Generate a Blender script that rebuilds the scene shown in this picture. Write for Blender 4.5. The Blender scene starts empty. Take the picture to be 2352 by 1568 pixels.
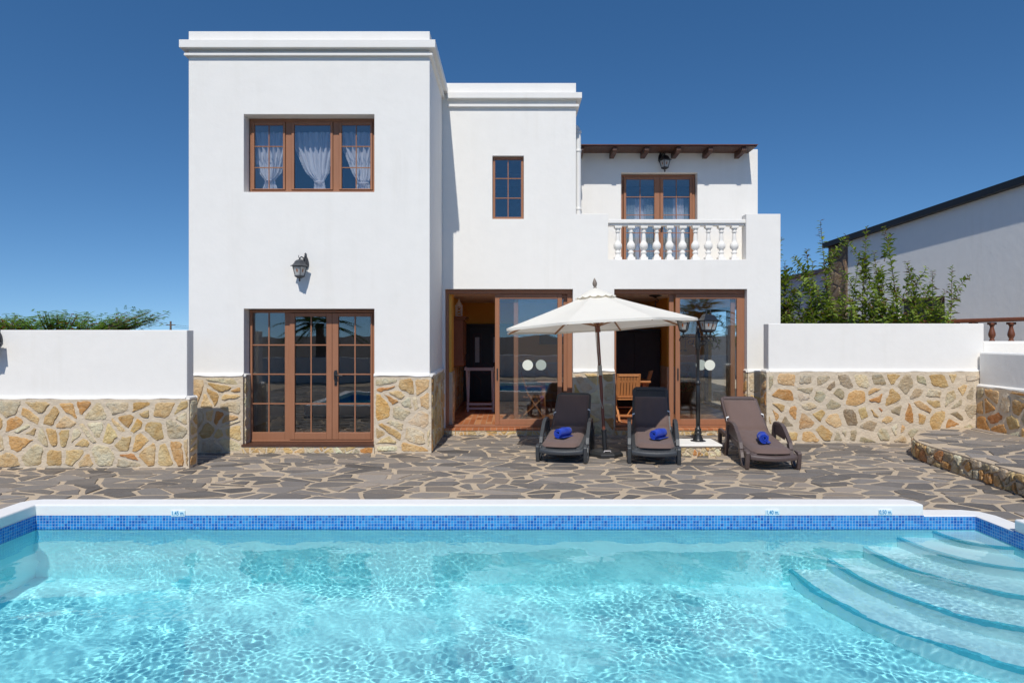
import bpy, math, random
import numpy as np
from mathutils import Vector, Matrix
R = math.radians
SC = bpy.context.scene
COL = SC.collection
random.seed(7)

# ------------------------------------------------------------------ camera, sky, sun, exposure
F, EYE, CX, CY = 1568.0, 1.85, 1176.0, 768.0      # picture units of a 2352 px wide frame
cam = bpy.data.cameras.new('camera'); cam.lens = 24.0; cam.sensor_width = 36.0
cam.clip_start = 0.05; cam.clip_end = 5000
cam.shift_y = -16.0 / 2352.0
co = bpy.data.objects.new('camera', cam); COL.objects.link(co)
co.location = (0, 0, EYE); co.rotation_euler = (R(90), 0, 0)
SC.camera = co

SUN_DIR = Vector((0.107, 1.0, -1.25)).normalized()
w = bpy.data.worlds.new('World'); SC.world = w; w.use_nodes = True
wn = w.node_tree; bg = wn.nodes['Background']
sky = wn.nodes.new('ShaderNodeTexSky'); sky.sky_type = 'NISHITA'; sky.sun_disc = False
sky.sun_elevation = math.asin(-SUN_DIR.z); sky.sun_rotation = math.pi + 0.107
tc = wn.nodes.new('ShaderNodeTexCoord'); mp = wn.nodes.new('ShaderNodeMapping'); mp.inputs['Location'].default_value = (0, 0, 0.12)
mp.inputs['Scale'].default_value = (1, 1, 1.3)
wn.links.new(tc.outputs['Generated'], mp.inputs['Vector']); wn.links.new(mp.outputs[0], sky.inputs[0])   # lifts the milky horizon band
sky.altitude = 0; sky.air_density = 1.0; sky.dust_density = 0.0; sky.ozone_density = 3.0
hs = wn.nodes.new('ShaderNodeHueSaturation'); hs.inputs['Saturation'].default_value = 1.24
hs.inputs['Value'].default_value = 1.0
gm = wn.nodes.new('ShaderNodeGamma'); gm.inputs[1].default_value = 1.0
wn.links.new(sky.outputs[0], gm.inputs[0]); wn.links.new(gm.outputs[0], hs.inputs['Color'])
wn.links.new(hs.outputs[0], bg.inputs['Color'])
bg.inputs['Strength'].default_value = 0.122

sl = bpy.data.lights.new('sun', 'SUN'); sl.energy = 3.9; sl.angle = R(0.53); sl.color = (1.0, 0.955, 0.875)
so = bpy.data.objects.new('sun', sl); COL.objects.link(so); so.location = (-2, -10, 15)
so.rotation_euler = SUN_DIR.to_track_quat('-Z', 'Y').to_euler()

SC.view_settings.view_transform = 'Standard'; SC.view_settings.look = 'None'
SC.view_settings.exposure = 0.0; SC.view_settings.gamma = 1.0
SC.render.engine = 'CYCLES'
cy = SC.cycles
cy.use_denoising = True
cy.max_bounces = 10; cy.diffuse_bounces = 8; cy.glossy_bounces = 5; cy.transmission_bounces = 8
cy.transparent_max_bounces = 24
cy.caustics_reflective = False; cy.caustics_refractive = True; cy.sample_clamp_indirect = 6.0
cy.blur_glossy = 0.3

# ------------------------------------------------------------------ helpers
def P(px, py, Z): return Vector(((px - CX) * Z / F, Z, EYE + (CY - py) * Z / F))
def PX(px, Z): return (px - CX) * Z / F
def PZ(py, Z): return EYE + (CY - py) * Z / F

class MB:
    def __init__(s): s.v = []; s.f = []; s.m = []; s.c = []; s.s = []
    def add(s, vs, fs, mi=0, col=(1, 1, 1), smooth=False):
        o = len(s.v); s.v += [tuple(v) for v in vs]
        for f in fs:
            s.f.append(tuple(i + o for i in f)); s.m.append(mi); s.c.append(col); s.s.append(smooth)
        return s
    def box(s, x0, x1, y0, y1, z0, z1, mi=0, col=(1, 1, 1), M=None):
        vs = [Vector((x, y, z)) for x in (x0, x1) for y in (y0, y1) for z in (z0, z1)]
        if M is not None: vs = [M @ v for v in vs]
        return s.add(vs, [(0, 1, 3, 2), (4, 6, 7, 5), (0, 4, 5, 1), (2, 3, 7, 6), (0, 2, 6, 4), (1, 5, 7, 3)], mi, col)
    def beam(s, a, b, w, h, up=(0, 0, 1), mi=0, col=(1, 1, 1)):
        a, b = Vector(a), Vector(b); d = (b - a).normalized(); up = Vector(up)
        sx = d.cross(up)
        if sx.length < 1e-5: sx = d.cross(Vector((1, 0, 0)))
        sx.normalize(); uz = sx.cross(d)
        vs = []
        for p in (a, b):
            for i, j in ((-1, -1), (1, -1), (1, 1), (-1, 1)): vs.append(p + sx * (i * w / 2) + uz * (j * h / 2))
        return s.add(vs, [(0, 3, 2, 1), (4, 5, 6, 7), (0, 1, 5, 4), (1, 2, 6, 5), (2, 3, 7, 6), (3, 0, 4, 7)], mi, col)
    def tube(s, pts, r, n=8, mi=0, col=(1, 1, 1), closed=False, cap=True):
        pts = [Vector(p) for p in pts]; N = len(pts)
        rs = list(r) if isinstance(r, (list, tuple)) else [r] * N
        vs = []; fs = []; ref = None
        for i, p in enumerate(pts):
            a = pts[i - 1] if (i > 0 or closed) else p
            b = pts[(i + 1) % N] if (i < N - 1 or closed) else p
            d = (b - a).normalized()
            if ref is None:
                ref = Vector((0, 0, 1)) if abs(d.z) < 0.9 else Vector((1, 0, 0))
            u = d.cross(ref)
            if u.length < 1e-4: u = d.cross(Vector((0.3, 0.8, 0.5)))
            u.normalize(); q = u.cross(d).normalized(); ref = q
            for k in range(n):
                t = 2 * math.pi * k / n
                vs.append(p + (u * math.cos(t) + q * math.sin(t)) * rs[i])
        for i in range(N if closed else N - 1):
            j = (i + 1) % N
            for k in range(n):
                k2 = (k + 1) % n
                fs.append((i * n + k, j * n + k, j * n + k2, i * n + k2))
        s.add(vs, fs, mi, col, True)
        if cap and not closed:
            s.add(vs[:n], [tuple(range(n))], mi, col); s.add(vs[-n:], [tuple(range(n))[::-1]], mi, col)
        return s
    def lathe(s, prof, o=(0, 0, 0), n=16, mi=0, col=(1, 1, 1), smooth=True, rot=0.0, M=None):
        o = Vector(o); vs = []; fs = []
        for r, z in prof:
            for k in range(n):
                t = 2 * math.pi * k / n + rot
                v = Vector((r * math.cos(t), r * math.sin(t), z))
                if M is not None: v = M @ v
                vs.append(o + v)
        L = len(prof)
        for i in range(L - 1):
            for k in range(n):
                k2 = (k + 1) % n
                fs.append((i * n + k, i * n + k2, (i + 1) * n + k2, (i + 1) * n + k))
        fs.append(tuple(range(n))[::-1]); fs.append(tuple((L - 1) * n + k for k in range(n)))
        return s.add(vs, fs, mi, col, smooth)
    def grid(s, fn, nu, nv, mi=0, col=(1, 1, 1), smooth=True):
        vs = [fn(i / nu, j / nv) for j in range(nv + 1) for i in range(nu + 1)]
        fs = [(j * (nu + 1) + i, j * (nu + 1) + i + 1, (j + 1) * (nu + 1) + i + 1, (j + 1) * (nu + 1) + i) for j in range(nv) for i in range(nu)]
        return s.add(vs, fs, mi, col, smooth)
    def extrude(s, poly, fn, d0, d1, mi=0, col=(1, 1, 1), smooth=False):
        # poly: 2-D outline, fn(u, v, d) -> 3-D, between depths d0 and d1
        n = len(poly)
        vs = [fn(u, v, d0) for u, v in poly] + [fn(u, v, d1) for u, v in poly]
        fs = [tuple(range(n)), tuple(range(n, 2 * n))[::-1]] + [(i, i + n, (i + 1) % n + n, (i + 1) % n) for i in range(n)]
        return s.add(vs, fs, mi, col, smooth)
    def wall(s, xs, zs, solid, y0, y1, mi=0, fn=None):
        # clean slab with openings: xs, zs break it into cells, solid(xc, zc) says which cells exist
        fn = fn or (lambda x, y, z: (x, y, z))
        nx, nz = len(xs) - 1, len(zs) - 1
        S = [[solid((xs[i] + xs[i + 1]) / 2, (zs[j] + zs[j + 1]) / 2) for j in range(nz)] for i in range(nx)]
        g = lambda i, j: 0 <= i < nx and 0 <= j < nz and S[i][j]
        idx = {}; vs = []; fs = []
        def V(i, j, k):
            if (i, j, k) not in idx:
                idx[(i, j, k)] = len(vs); vs.append(fn(xs[i], (y0, y1)[k], zs[j]))
            return idx[(i, j, k)]
        for i in range(nx):
            for j in range(nz):
                if not S[i][j]: continue
                fs.append((V(i, j, 0), V(i + 1, j, 0), V(i + 1, j + 1, 0), V(i, j + 1, 0)))
                fs.append((V(i, j, 1), V(i, j + 1, 1), V(i + 1, j + 1, 1), V(i + 1, j, 1)))
                if not g(i - 1, j): fs.append((V(i, j, 0), V(i, j + 1, 0), V(i, j + 1, 1), V(i, j, 1)))
                if not g(i + 1, j): fs.append((V(i + 1, j, 0), V(i + 1, j, 1), V(i + 1, j + 1, 1), V(i + 1, j + 1, 0)))
                if not g(i, j - 1): fs.append((V(i, j, 0), V(i, j, 1), V(i + 1, j, 1), V(i + 1, j, 0)))
                if not g(i, j + 1): fs.append((V(i, j + 1, 0), V(i + 1, j + 1, 0), V(i + 1, j + 1, 1), V(i, j + 1, 1)))
        return s.add(vs, fs, mi)
    def build(s, name, mats, parent=None, bevel=0, label=None, fixn=False, off=None, subd=0):
        if not isinstance(mats, (list, tuple)): mats = [mats]
        me = bpy.data.meshes.new(name)
        me.from_pydata(s.v, [], s.f)
        for m in mats: me.materials.append(m)
        me.polygons.foreach_set('material_index', s.m)
        me.polygons.foreach_set('use_smooth', s.s)
        ca = me.color_attributes.new('col', 'FLOAT_COLOR', 'CORNER')
        cs = []
        for f, c in zip(s.f, s.c): cs += [c[0], c[1], c[2], 1.0] * len(f)
        ca.data.foreach_set('color', cs)
        me.update()
        if fixn:
            import bmesh
            bm = bmesh.new(); bm.from_mesh(me); bmesh.ops.recalc_face_normals(bm, faces=bm.faces); bm.to_mesh(me); bm.free()
        o = bpy.data.objects.new(name, me); COL.objects.link(o)
        if parent is not None:
            o.parent = parent
            if off is None and parent.get('world_parts'):
                o.matrix_parent_inverse = Matrix.Translation(Vector(parent['world_parts'])).inverted()
        if bevel:
            b = o.modifiers.new('bevel', 'BEVEL'); b.width = bevel; b.segments = 2; b.limit_method = 'ANGLE'; b.angle_limit = R(40)
        if subd:
            d = o.modifiers.new('subd', 'SUBSURF'); d.levels = subd; d.render_levels = subd
        if label: o['label'] = label
        return o

def tag(o, label=None, cat=None, group=None, kind=None):
    if label: o['label'] = label
    if cat: o['category'] = cat
    if group: o['group'] = group
    if kind: o['kind'] = kind
    return o
def thing(name, label, cat, loc=(0, 0, 0), rz=0.0, group=None, world=True):
    o = bpy.data.objects.new(name, None); COL.objects.link(o); o.empty_display_size = 0.2
    o.location = loc; o.rotation_euler = (0, 0, rz)
    if world: o['world_parts'] = [float(c) for c in loc]     # children are given in place, not relative to the Empty
    return tag(o, label, cat, group)
def dup(root, label, loc, rz, group=None):
    c = root.copy(); COL.objects.link(c); c.location = loc; c.rotation_euler = (0, 0, rz); c['label'] = label
    if group: c['group'] = group
    for ch in list(root.children):
        d = ch.copy(); COL.objects.link(d); d.parent = c
        for g in list(ch.children):
            e = g.copy(); COL.objects.link(e); e.parent = d
    return c

# ------------------------------------------------------------------ materials
class NT:
    def __init__(s, name):
        s.mat = bpy.data.materials.new(name); s.mat.use_nodes = True
        s.t = s.mat.node_tree; s.b = s.t.nodes['Principled BSDF']; s.out = s.t.nodes['Material Output']
    def n(s, typ, **kw):
        nd = s.t.nodes.new('ShaderNode' + typ)
        for k, v in kw.items():
            if k in nd.inputs: nd.inputs[k].default_value = v
            else: setattr(nd, k, v)
        return nd
    def l(s, a, b): s.t.links.new(a, b)
    def coord(s, kind='Object'): return s.n('TexCoord').outputs[kind]
    def noise(s, co, scale, detail=4.0, rough=0.55, dist=0.0):
        n = s.n('TexNoise'); n.inputs['Scale'].default_value = scale; n.inputs['Detail'].default_value = detail
        n.inputs['Roughness'].default_value = rough; n.inputs['Distortion'].default_value = dist
        if co is not None: s.l(co, n.inputs['Vector'])
        return n.outputs['Fac']
    def ramp(s, fac, stops):
        r = s.n('ValToRGB'); e = r.color_ramp.elements
        while len(e) < len(stops): e.new(0.5)
        for k, (p, c) in enumerate(stops):
            e[k].position = p; e[k].color = (c, c, c, 1) if isinstance(c, (int, float)) else (*c, 1)
        s.l(fac, r.inputs[0]); return r.outputs[0]
    def mix(s, fac, a, b, mode='MIX'):
        m = s.n('Mix'); m.data_type = 'RGBA'; m.blend_type = mode
        for i, v in ((0, fac), (6, a), (7, b)):
            if isinstance(v, (int, float)): m.inputs[i].default_value = v if i == 0 else (v, v, v, 1)
            elif isinstance(v, tuple): m.inputs[i].default_value = (*v, 1)
            else: s.l(v, m.inputs[i])
        return m.outputs[2]
    def math(s, op, a, b=0.0):
        m = s.n('Math'); m.operation = op
        for i, v in ((0, a), (1, b)):
            if isinstance(v, (int, float)): m.inputs[i].default_value = v
            else: s.l(v, m.inputs[i])
        return m.outputs[0]
    def mapping(s, co, scale):
        m = s.n('Mapping'); m.inputs['Scale'].default_value = scale; s.l(co, m.inputs['Vector']); return m.outputs[0]
    def base(s, v):
        if isinstance(v, tuple): s.b.inputs['Base Color'].default_value = (*v, 1)
        else: s.l(v, s.b.inputs['Base Color'])
    def bump(s, h, dist=0.01, strength=1.0):
        b = s.n('Bump'); b.inputs['Distance'].default_value = dist; b.inputs['Strength'].default_value = strength
        s.l(h, b.inputs['Height']); s.l(b.outputs[0], s.b.inputs['Normal'])
    def set(s, **kw):
        for k, v in kw.items():
            k = k.replace('_', ' ')
            if isinstance(v, (int, float)) or isinstance(v, tuple): s.b.inputs[k].default_value = v
            else: s.l(v, s.b.inputs[k])
        return s

def simple(name, col, rough=0.6, var=0.12, scale=8.0, bump=0.0, bscale=120.0, metallic=0.0, attr=False, spec=0.5, stretch=None):
    m = NT(name); c = m.coord()
    if stretch: c = m.mapping(c, stretch)
    f = m.noise(c, scale)
    colr = m.mix(f, tuple(x * (1 - var) for x in col), tuple(min(1, x * (1 + var)) for x in col))
    if attr:
        a = m.n('VertexColor'); a.layer_name = 'col'
        colr = m.mix(1.0, colr, a.outputs[0], 'MULTIPLY')
    m.base(colr)
    m.set(Roughness=rough, Metallic=metallic, Specular_IOR_Level=spec)
    if bump: m.bump(m.noise(c, bscale, 5.0), bump)
    return m.mat

def mk_plaster(name, col=(0.84, 0.818, 0.775), rough=0.85, streak=0.11, bump=0.012):
    m = NT(name); c = m.coord()
    big = m.noise(c, 0.7, 4, 0.6); mid = m.noise(c, 4.0, 5, 0.6)
    vert = m.noise(m.mapping(c, (5.0, 5.0, 0.35)), 1.0, 4, 0.6)
    k = m.math('MULTIPLY', m.ramp(vert, [(0.5, 0.0), (0.85, 1.0)]), m.ramp(big, [(0.4, 0.0), (0.7, 1.0)]))
    a = m.mix(m.ramp(mid, [(0.3, 0.0), (0.75, 1.0)]), tuple(x * 0.97 for x in col), col)
    a = m.mix(m.math('MULTIPLY', k, streak * 4), a, tuple(x * y for x, y in zip(col, (0.80, 0.78, 0.73))))
    m.base(a); m.set(Roughness=rough, Specular_IOR_Level=0.2)
    h = m.math('ADD', m.math('MULTIPLY', m.noise(c, 5.0, 5, 0.55), 1.0), m.math('MULTIPLY', m.noise(c, 60.0, 4, 0.6), 0.10))
    m.bump(h, bump * 0.55, 0.7)
    return m.mat
M_PLASTER = mk_plaster('white_plaster')
M_OLDPLASTER = mk_plaster('aged_plaster', (0.88, 0.86, 0.81), bump=0.014)
M_COPING = mk_plaster('coping_paint', (0.82, 0.805, 0.78), 0.6, 0.14, 0.008)
M_PINK = mk_plaster('pale_pink_plaster', (0.62, 0.55, 0.58))

def mk_stone():
    m = NT('field_stone'); c = m.coord(); a = m.n('VertexColor'); a.layer_name = 'col'
    n1 = m.noise(c, 5.0, 8, 0.62, 0.7); n2 = m.noise(c, 38.0, 6, 0.65); n3 = m.noise(m.mapping(c, (6, 6, 18)), 1.6, 6, 0.6, 1.2)
    col = m.mix(m.ramp(n1, [(0.40, 0.0), (0.66, 1.0)]), a.outputs[0], m.mix(1.0, a.outputs[0], (0.90, 0.74, 0.55), 'MULTIPLY'))
    col = m.mix(m.math('MULTIPLY', m.ramp(n3, [(0.52, 0.0), (0.68, 1.0)]), 0.45), col, (0.76, 0.63, 0.41))
    col = m.mix(m.math('MULTIPLY', m.ramp(n2, [(0.55, 0.0), (0.75, 1.0)]), 0.5), col, m.mix(1.0, col, (0.66, 0.56, 0.44), 'MULTIPLY'))
    m.base(col); m.set(Roughness=0.85, Specular_IOR_Level=0.25)
    m.bump(m.math('ADD', m.noise(c, 13.0, 8, 0.68, 0.9), m.math('MULTIPLY', n2, 0.35)), 0.045, 1.0)
    return m.mat
M_STONE = mk_stone()
def mk_mortar():
    m = NT('wall_mortar'); c = m.coord()
    n1 = m.noise(c, 3.5, 6, 0.6, 0.5); n2 = m.noise(c, 50, 4, 0.6)
    col = m.mix(n1, (0.58, 0.485, 0.365), (0.71, 0.605, 0.465))
    col = m.mix(m.math('MULTIPLY', n2, 0.4), col, (0.52, 0.43, 0.32)); m.base(col); m.set(Roughness=0.95, Specular_IOR_Level=0.1)
    m.bump(m.math('ADD', m.noise(c, 11, 5, 0.6), m.math('MULTIPLY', n2, 0.2)), 0.03, 0.9)
    return m.mat
M_MORTAR = mk_mortar()
def mk_slate():
    m = NT('slate_paving'); c = m.coord(); a = m.n('VertexColor'); a.layer_name = 'col'
    n1 = m.noise(c, 1.7, 6, 0.6, 0.6); n2 = m.noise(c, 26, 7, 0.65); n3 = m.noise(m.mapping(c, (4, 11, 1)), 1.0, 6, 0.62, 0.8)
    col = m.mix(m.math('MULTIPLY', n2, 0.55), a.outputs[0], m.mix(1.0, a.outputs[0], (0.62, 0.60, 0.58), 'MULTIPLY'))
    col = m.mix(m.math('MULTIPLY', m.ramp(n3, [(0.5, 0.0), (0.75, 1.0)]), 0.35), col, (0.25, 0.235, 0.22))
    dust = m.math('MULTIPLY', m.ramp(n1, [(0.53, 0.0), (0.72, 1.0)]), m.ramp(n2, [(0.35, 0.0), (0.6, 1.0)]))
    col = m.mix(m.math('MULTIPLY', dust, 0.4), col, (0.40, 0.32, 0.235))
    m.base(col); m.set(Roughness=0.7, Specular_IOR_Level=0.3); m.bump(m.math('ADD', n2, m.noise(c, 7, 5)), 0.012, 0.8)
    return m.mat
M_SLATE = mk_slate()
def mk_grout():
    m = NT('sand_grout'); c = m.coord(); n1 = m.noise(c, 2.2, 6, 0.6, 0.4); n2 = m.noise(c, 60, 4, 0.65)
    col = m.mix(n1, (0.50, 0.395, 0.28), (0.65, 0.53, 0.39)); col = m.mix(m.math('MULTIPLY', n2, 0.35), col, (0.33, 0.25, 0.17))
    m.base(col); m.set(Roughness=0.95, Specular_IOR_Level=0.1); m.bump(m.math('ADD', n2, m.noise(c, 14, 4)), 0.012)
    return m.mat
M_GROUT = mk_grout()

def mk_brown():
    m = NT('brown_door_frame'); c = m.coord()
    g = m.noise(m.mapping(c, (26, 26, 1.6)), 1.5, 5, 0.6); g2 = m.noise(c, 2.5, 3)
    col = m.mix(g, (0.265, 0.108, 0.050), (0.375, 0.168, 0.088)); col = m.mix(m.math('MULTIPLY', g2, 0.35), col, (0.37, 0.19, 0.12))
    m.base(col); m.set(Roughness=0.5, Specular_IOR_Level=0.4); return m.mat
M_BROWN = mk_brown()
def mk_glass(name, f0, mul, tint):
    m = NT(name); t = m.t; t.nodes.remove(m.b)
    tr = m.n('BsdfTransparent'); tr.inputs[0].default_value = (*tint, 1)
    gl = m.n('BsdfGlossy'); gl.inputs['Roughness'].default_value = 0.0
    lw = m.n('LayerWeight'); lw.inputs['Blend'].default_value = 0.5
    c = m.coord(); b = m.n('Bump'); b.inputs['Distance'].default_value = 0.004; b.inputs['Strength'].default_value = 0.35
    m.l(m.noise(c, 1.3, 2), b.inputs['Height']); m.l(b.outputs[0], gl.inputs['Normal'])
    fac = m.math('ADD', m.math('MULTIPLY', m.math('POWER', lw.outputs['Facing'], 5.0), 1.0 - f0), f0)
    mx = m.n('MixShader'); m.l(fac, mx.inputs[0]); m.l(tr.outputs[0], mx.inputs[1]); m.l(gl.outputs[0], mx.inputs[2])
    m.l(mx.outputs[0], m.out.inputs['Surface']); return m.mat
M_GLASS = mk_glass('patio_glass', 0.115, 0, (0.95, 0.97, 0.97))
M_GLASS_UP = mk_glass('window_glass', 0.12, 0, (0.93, 0.955, 0.975))
def mk_frosted():
    m = NT('frosted_lamp_glass'); c = m.coord(); m.base(m.mix(m.noise(c, 60, 3), (0.62, 0.64, 0.63), (0.80, 0.81, 0.79))); m.set(Roughness=0.25)
    tr = m.n('BsdfTranslucent'); tr.inputs[0].default_value = (.8, .8, .78, 1); tp_ = m.n('BsdfTransparent'); a = m.n('MixShader'); a.inputs[0].default_value = .45; m.l(m.b.outputs[0], a.inputs[1]); m.l(tr.outputs[0], a.inputs[2])
    k = m.n('MixShader'); k.inputs[0].default_value = .25; m.l(a.outputs[0], k.inputs[1]); m.l(tp_.outputs[0], k.inputs[2]); m.l(k.outputs[0], m.out.inputs['Surface']); return m.mat
M_GLASS_LAMP = mk_frosted()

M_WOOD_D = simple('dark_timber', (0.085, 0.035, 0.02), 0.5, 0.35, 1.0, 0.004, 60, stretch=(14, 2, 14))
M_POLE = simple('stained_pole', (0.20, 0.06, 0.03), 0.4, 0.3, 1.0, stretch=(40, 40, 3))
M_RIB = simple('rib_wood', (0.42, 0.22, 0.11), 0.5, 0.2)
M_TEAK = simple('teak', (0.48, 0.20, 0.07), 0.45, 0.3, 1.0, stretch=(22, 22, 3))
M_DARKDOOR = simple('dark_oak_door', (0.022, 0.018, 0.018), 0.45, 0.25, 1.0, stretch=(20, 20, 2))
M_DOORTRIM = simple('mahogany_trim', (0.05, 0.014, 0.012), 0.4, 0.25)
M_CABINET = simple('pine_cabinet', (0.24, 0.10, 0.045), 0.5, 0.35, 1.0, stretch=(18, 18, 3))
M_WHITEWASH = simple('whitewashed_wood', (0.66, 0.62, 0.63), 0.6, 0.15, 20)
M_OCHRE = simple('ochre_paint', (0.88, 0.48, 0.085), 0.8, 0.06, 3, 0.004, 60)
M_CEIL = simple('ceiling_paint', (0.84, 0.80, 0.77), 0.85, 0.04)
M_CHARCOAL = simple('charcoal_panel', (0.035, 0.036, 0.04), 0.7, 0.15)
M_BLACK = simple('black_iron', (0.018, 0.019, 0.021), 0.32, 0.3, 30, 0.002, 90, spec=0.6)
M_WEATHERED = simple('weathered_iron', (0.06, 0.063, 0.07), 0.6, 0.5, 40, 0.004, 90)
M_BLACKROOF = simple('black_roof_edge', (0.012, 0.012, 0.014), 0.55, 0.2)
M_PVC = simple('white_pipe', (0.78, 0.77, 0.74), 0.4, 0.03)
M_BLKPLASTIC = simple('black_plastic', (0.02, 0.021, 0.023), 0.45, 0.15, 20)
M_CANVAS = None
M_TAG = simple('white_ribbon', (0.8, 0.8, 0.78), 0.7, 0.03)
M_AMBER = simple('amber_glass', (0.32, 0.09, 0.02), 0.3, 0.1)
M_PALEGLASS = simple('frosted_panel', (0.55, 0.57, 0.58), 0.25, 0.2, 25)
M_BARK = simple('bark', (0.17, 0.12, 0.085), 0.9, 0.35, 12, 0.02, 30)
M_CLAY = simple('brown_glazed_clay', (0.17, 0.055, 0.025), 0.45, 0.35, 9)
M_STICKER = simple('pale_sticker', (0.78, 0.80, 0.70), 0.6, 0.03)
M_SIGN = simple('sign_plate', (0.70, 0.80, 0.83), 0.4, 0.02)
M_SIGNTXT = simple('sign_blue', (0.01, 0.26, 0.50), 0.5, 0.02)
M_CONC = simple('rough_ground', (0.075, 0.062, 0.052), 0.95, 0.3, 0.6, 0.02, 8)
M_REDBROWN = simple('red_sandstone_edge', (0.44, 0.20, 0.12), 0.7, 0.25, 7)

def mk_fabric(name, col, weave=420.0, rough=0.9, wrinkle=0.006):
    m = NT(name); c = m.coord()
    f = m.noise(c, 3.0, 5, 0.6); f2 = m.noise(c, weave, 2)
    cc = m.mix(f, tuple(x * 0.86 for x in col), tuple(min(1, x * 1.1) for x in col)); cc = m.mix(m.math('MULTIPLY', f2, 0.5), cc, tuple(x * 0.7 for x in col))
    m.base(cc); m.set(Roughness=rough, Specular_IOR_Level=0.15); m.b.inputs['Sheen Weight'].default_value = 0.15
    m.bump(m.math('ADD', m.noise(c, 7, 4), m.math('MULTIPLY', f2, 0.12)), wrinkle); return m.mat
M_TAUPE = mk_fabric('taupe_cushion', (0.165, 0.112, 0.097))
M_BLUE = mk_fabric('blue_terry', (0.018, 0.058, 0.45), 150.0, 0.95, 0.012)
def mk_plastic(name, col):
    m = NT(name); c = m.coord(); f = m.noise(c, 14, 4); f2 = m.noise(c, 220, 2)
    m.base(m.mix(f, tuple(x * 0.85 for x in col), tuple(x * 1.2 for x in col))); m.set(Roughness=0.42, Specular_IOR_Level=0.5)
    m.bump(f2, 0.0015); return m.mat
M_GREYPL = mk_plastic('charcoal_resin', (0.042, 0.047, 0.053))
M_BROWNPL = mk_plastic('brown_resin', (0.095, 0.068, 0.062))
def mk_translucent(name, col, tr=0.35, check=None):
    m = NT(name); c = m.coord()
    cc = m.mix(m.noise(c, 4, 4), tuple(x * 0.94 for x in col), col)
    if check:
        ch = m.n('TexChecker'); ch.inputs['Scale'].default_value = check; m.l(c, ch.inputs['Vector'])
        cc = m.mix(ch.outputs['Fac'], cc, tuple(x * 0.45 for x in col))
    m.base(cc); m.set(Roughness=0.9, Specular_IOR_Level=0.1)
    m.bump(m.math('ADD', m.noise(c, 6, 4), m.math('MULTIPLY', m.noise(c, 300, 2), 0.1)), 0.008)
    t = m.n('BsdfTranslucent'); m.l(cc, t.inputs[0])
    mx = m.n('MixShader'); mx.inputs[0].default_value = tr; m.l(m.b.outputs[0], mx.inputs[1]); m.l(t.outputs[0], mx.inputs[2])
    m.l(mx.outputs[0], m.out.inputs['Surface']); return m.mat
M_CANVAS = mk_translucent('cream_canvas', (0.95, 0.92, 0.83), 0.24)
M_LACE = mk_translucent('white_lace', (0.90, 0.87, 0.90), 0.35)
M_GINGHAM = mk_translucent('gingham_curtain', (0.66, 0.74, 0.78), 0.3, 55.0)
def mk_leaf(name, tr=0.35):
    m = NT(name); a = m.n('VertexColor'); a.layer_name = 'col'; c = m.coord()
    cc = m.mix(m.math('MULTIPLY', m.noise(c, 9, 3), 0.5), a.outputs[0], m.mix(1.0, a.outputs[0], (0.6, 0.65, 0.5), 'MULTIPLY'))
    m.base(cc); m.set(Roughness=0.45, Specular_IOR_Level=0.4)
    t = m.n('BsdfTranslucent'); m.l(m.mix(1.0, cc, (1.3, 1.25, 0.5), 'MULTIPLY'), t.inputs[0])
    mx = m.n('MixShader'); mx.inputs[0].default_value = tr; m.l(m.b.outputs[0], mx.inputs[1]); m.l(t.outputs[0], mx.inputs[2])
    m.l(mx.outputs[0], m.out.inputs['Surface']); return m.mat
M_LEAF = mk_leaf('leaf')

def tile_nodes(m, u, v, pitch_u, pitch_v, g):
    U = m.math('DIVIDE', u, pitch_u); V = m.math('DIVIDE', v, pitch_v)
    fu = m.math('FRACT', U); fv = m.math('FRACT', V)
    eu = m.math('MINIMUM', fu, m.math('SUBTRACT', 1.0, fu)); ev = m.math('MINIMUM', fv, m.math('SUBTRACT', 1.0, fv))
    e = m.math('MINIMUM', m.math('MULTIPLY', eu, pitch_u), m.math('MULTIPLY', ev, pitch_v))
    tile = m.math('GREATER_THAN', e, g)
    cv = m.n('CombineXYZ'); m.l(m.math('FLOOR', U), cv.inputs[0]); m.l(m.math('FLOOR', V), cv.inputs[1])
    wn_ = m.n('TexWhiteNoise'); m.l(cv.outputs[0], wn_.inputs[0])
    return tile, wn_.outputs['Value']
def mk_mosaic():
    m = NT('blue_mosaic'); c = m.coord(); s = m.n('SeparateXYZ'); m.l(c, s.inputs[0])
    tile, rnd = tile_nodes(m, m.math('ADD', m.math('ADD', s.outputs[0], s.outputs[1]), 50.0), m.math('ADD', s.outputs[2], 9.9973), 0.0285, 0.0275, 0.0014)
    col = m.ramp(rnd, [(0.0, (0.003, 0.09, 0.40)), (0.16, (0.004, 0.14, 0.50)), (0.55, (0.012, 0.215, 0.60)), (0.85, (0.035, 0.29, 0.66)), (1.0, (0.004, 0.11, 0.42))])
    m.base(m.mix(tile, (0.46, 0.62, 0.74), col)); m.set(Roughness=m.math('SUBTRACT', 0.8, m.math('MULTIPLY', tile, 0.62)), Specular_IOR_Level=0.5)
    m.bump(tile, 0.001); return m.mat
M_MOSAIC = mk_mosaic()
def mk_terracotta():
    m = NT('terracotta_tiles'); c = m.coord(); s = m.n('SeparateXYZ'); m.l(c, s.inputs[0])
    tile, rnd = tile_nodes(m, m.math('ADD', s.outputs[0], 50.0), m.math('ADD', s.outputs[1], 50.0), 0.11, 0.33, 0.004)
    col = m.ramp(rnd, [(0.0, (0.36, 0.11, 0.04)), (0.5, (0.48, 0.175, 0.07)), (1.0, (0.60, 0.28, 0.13))])
    m.base(m.mix(tile, (0.52, 0.36, 0.25), col)); m.set(Roughness=0.4); m.bump(tile, 0.001); return m.mat
M_TERRA = mk_terracotta()
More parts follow.
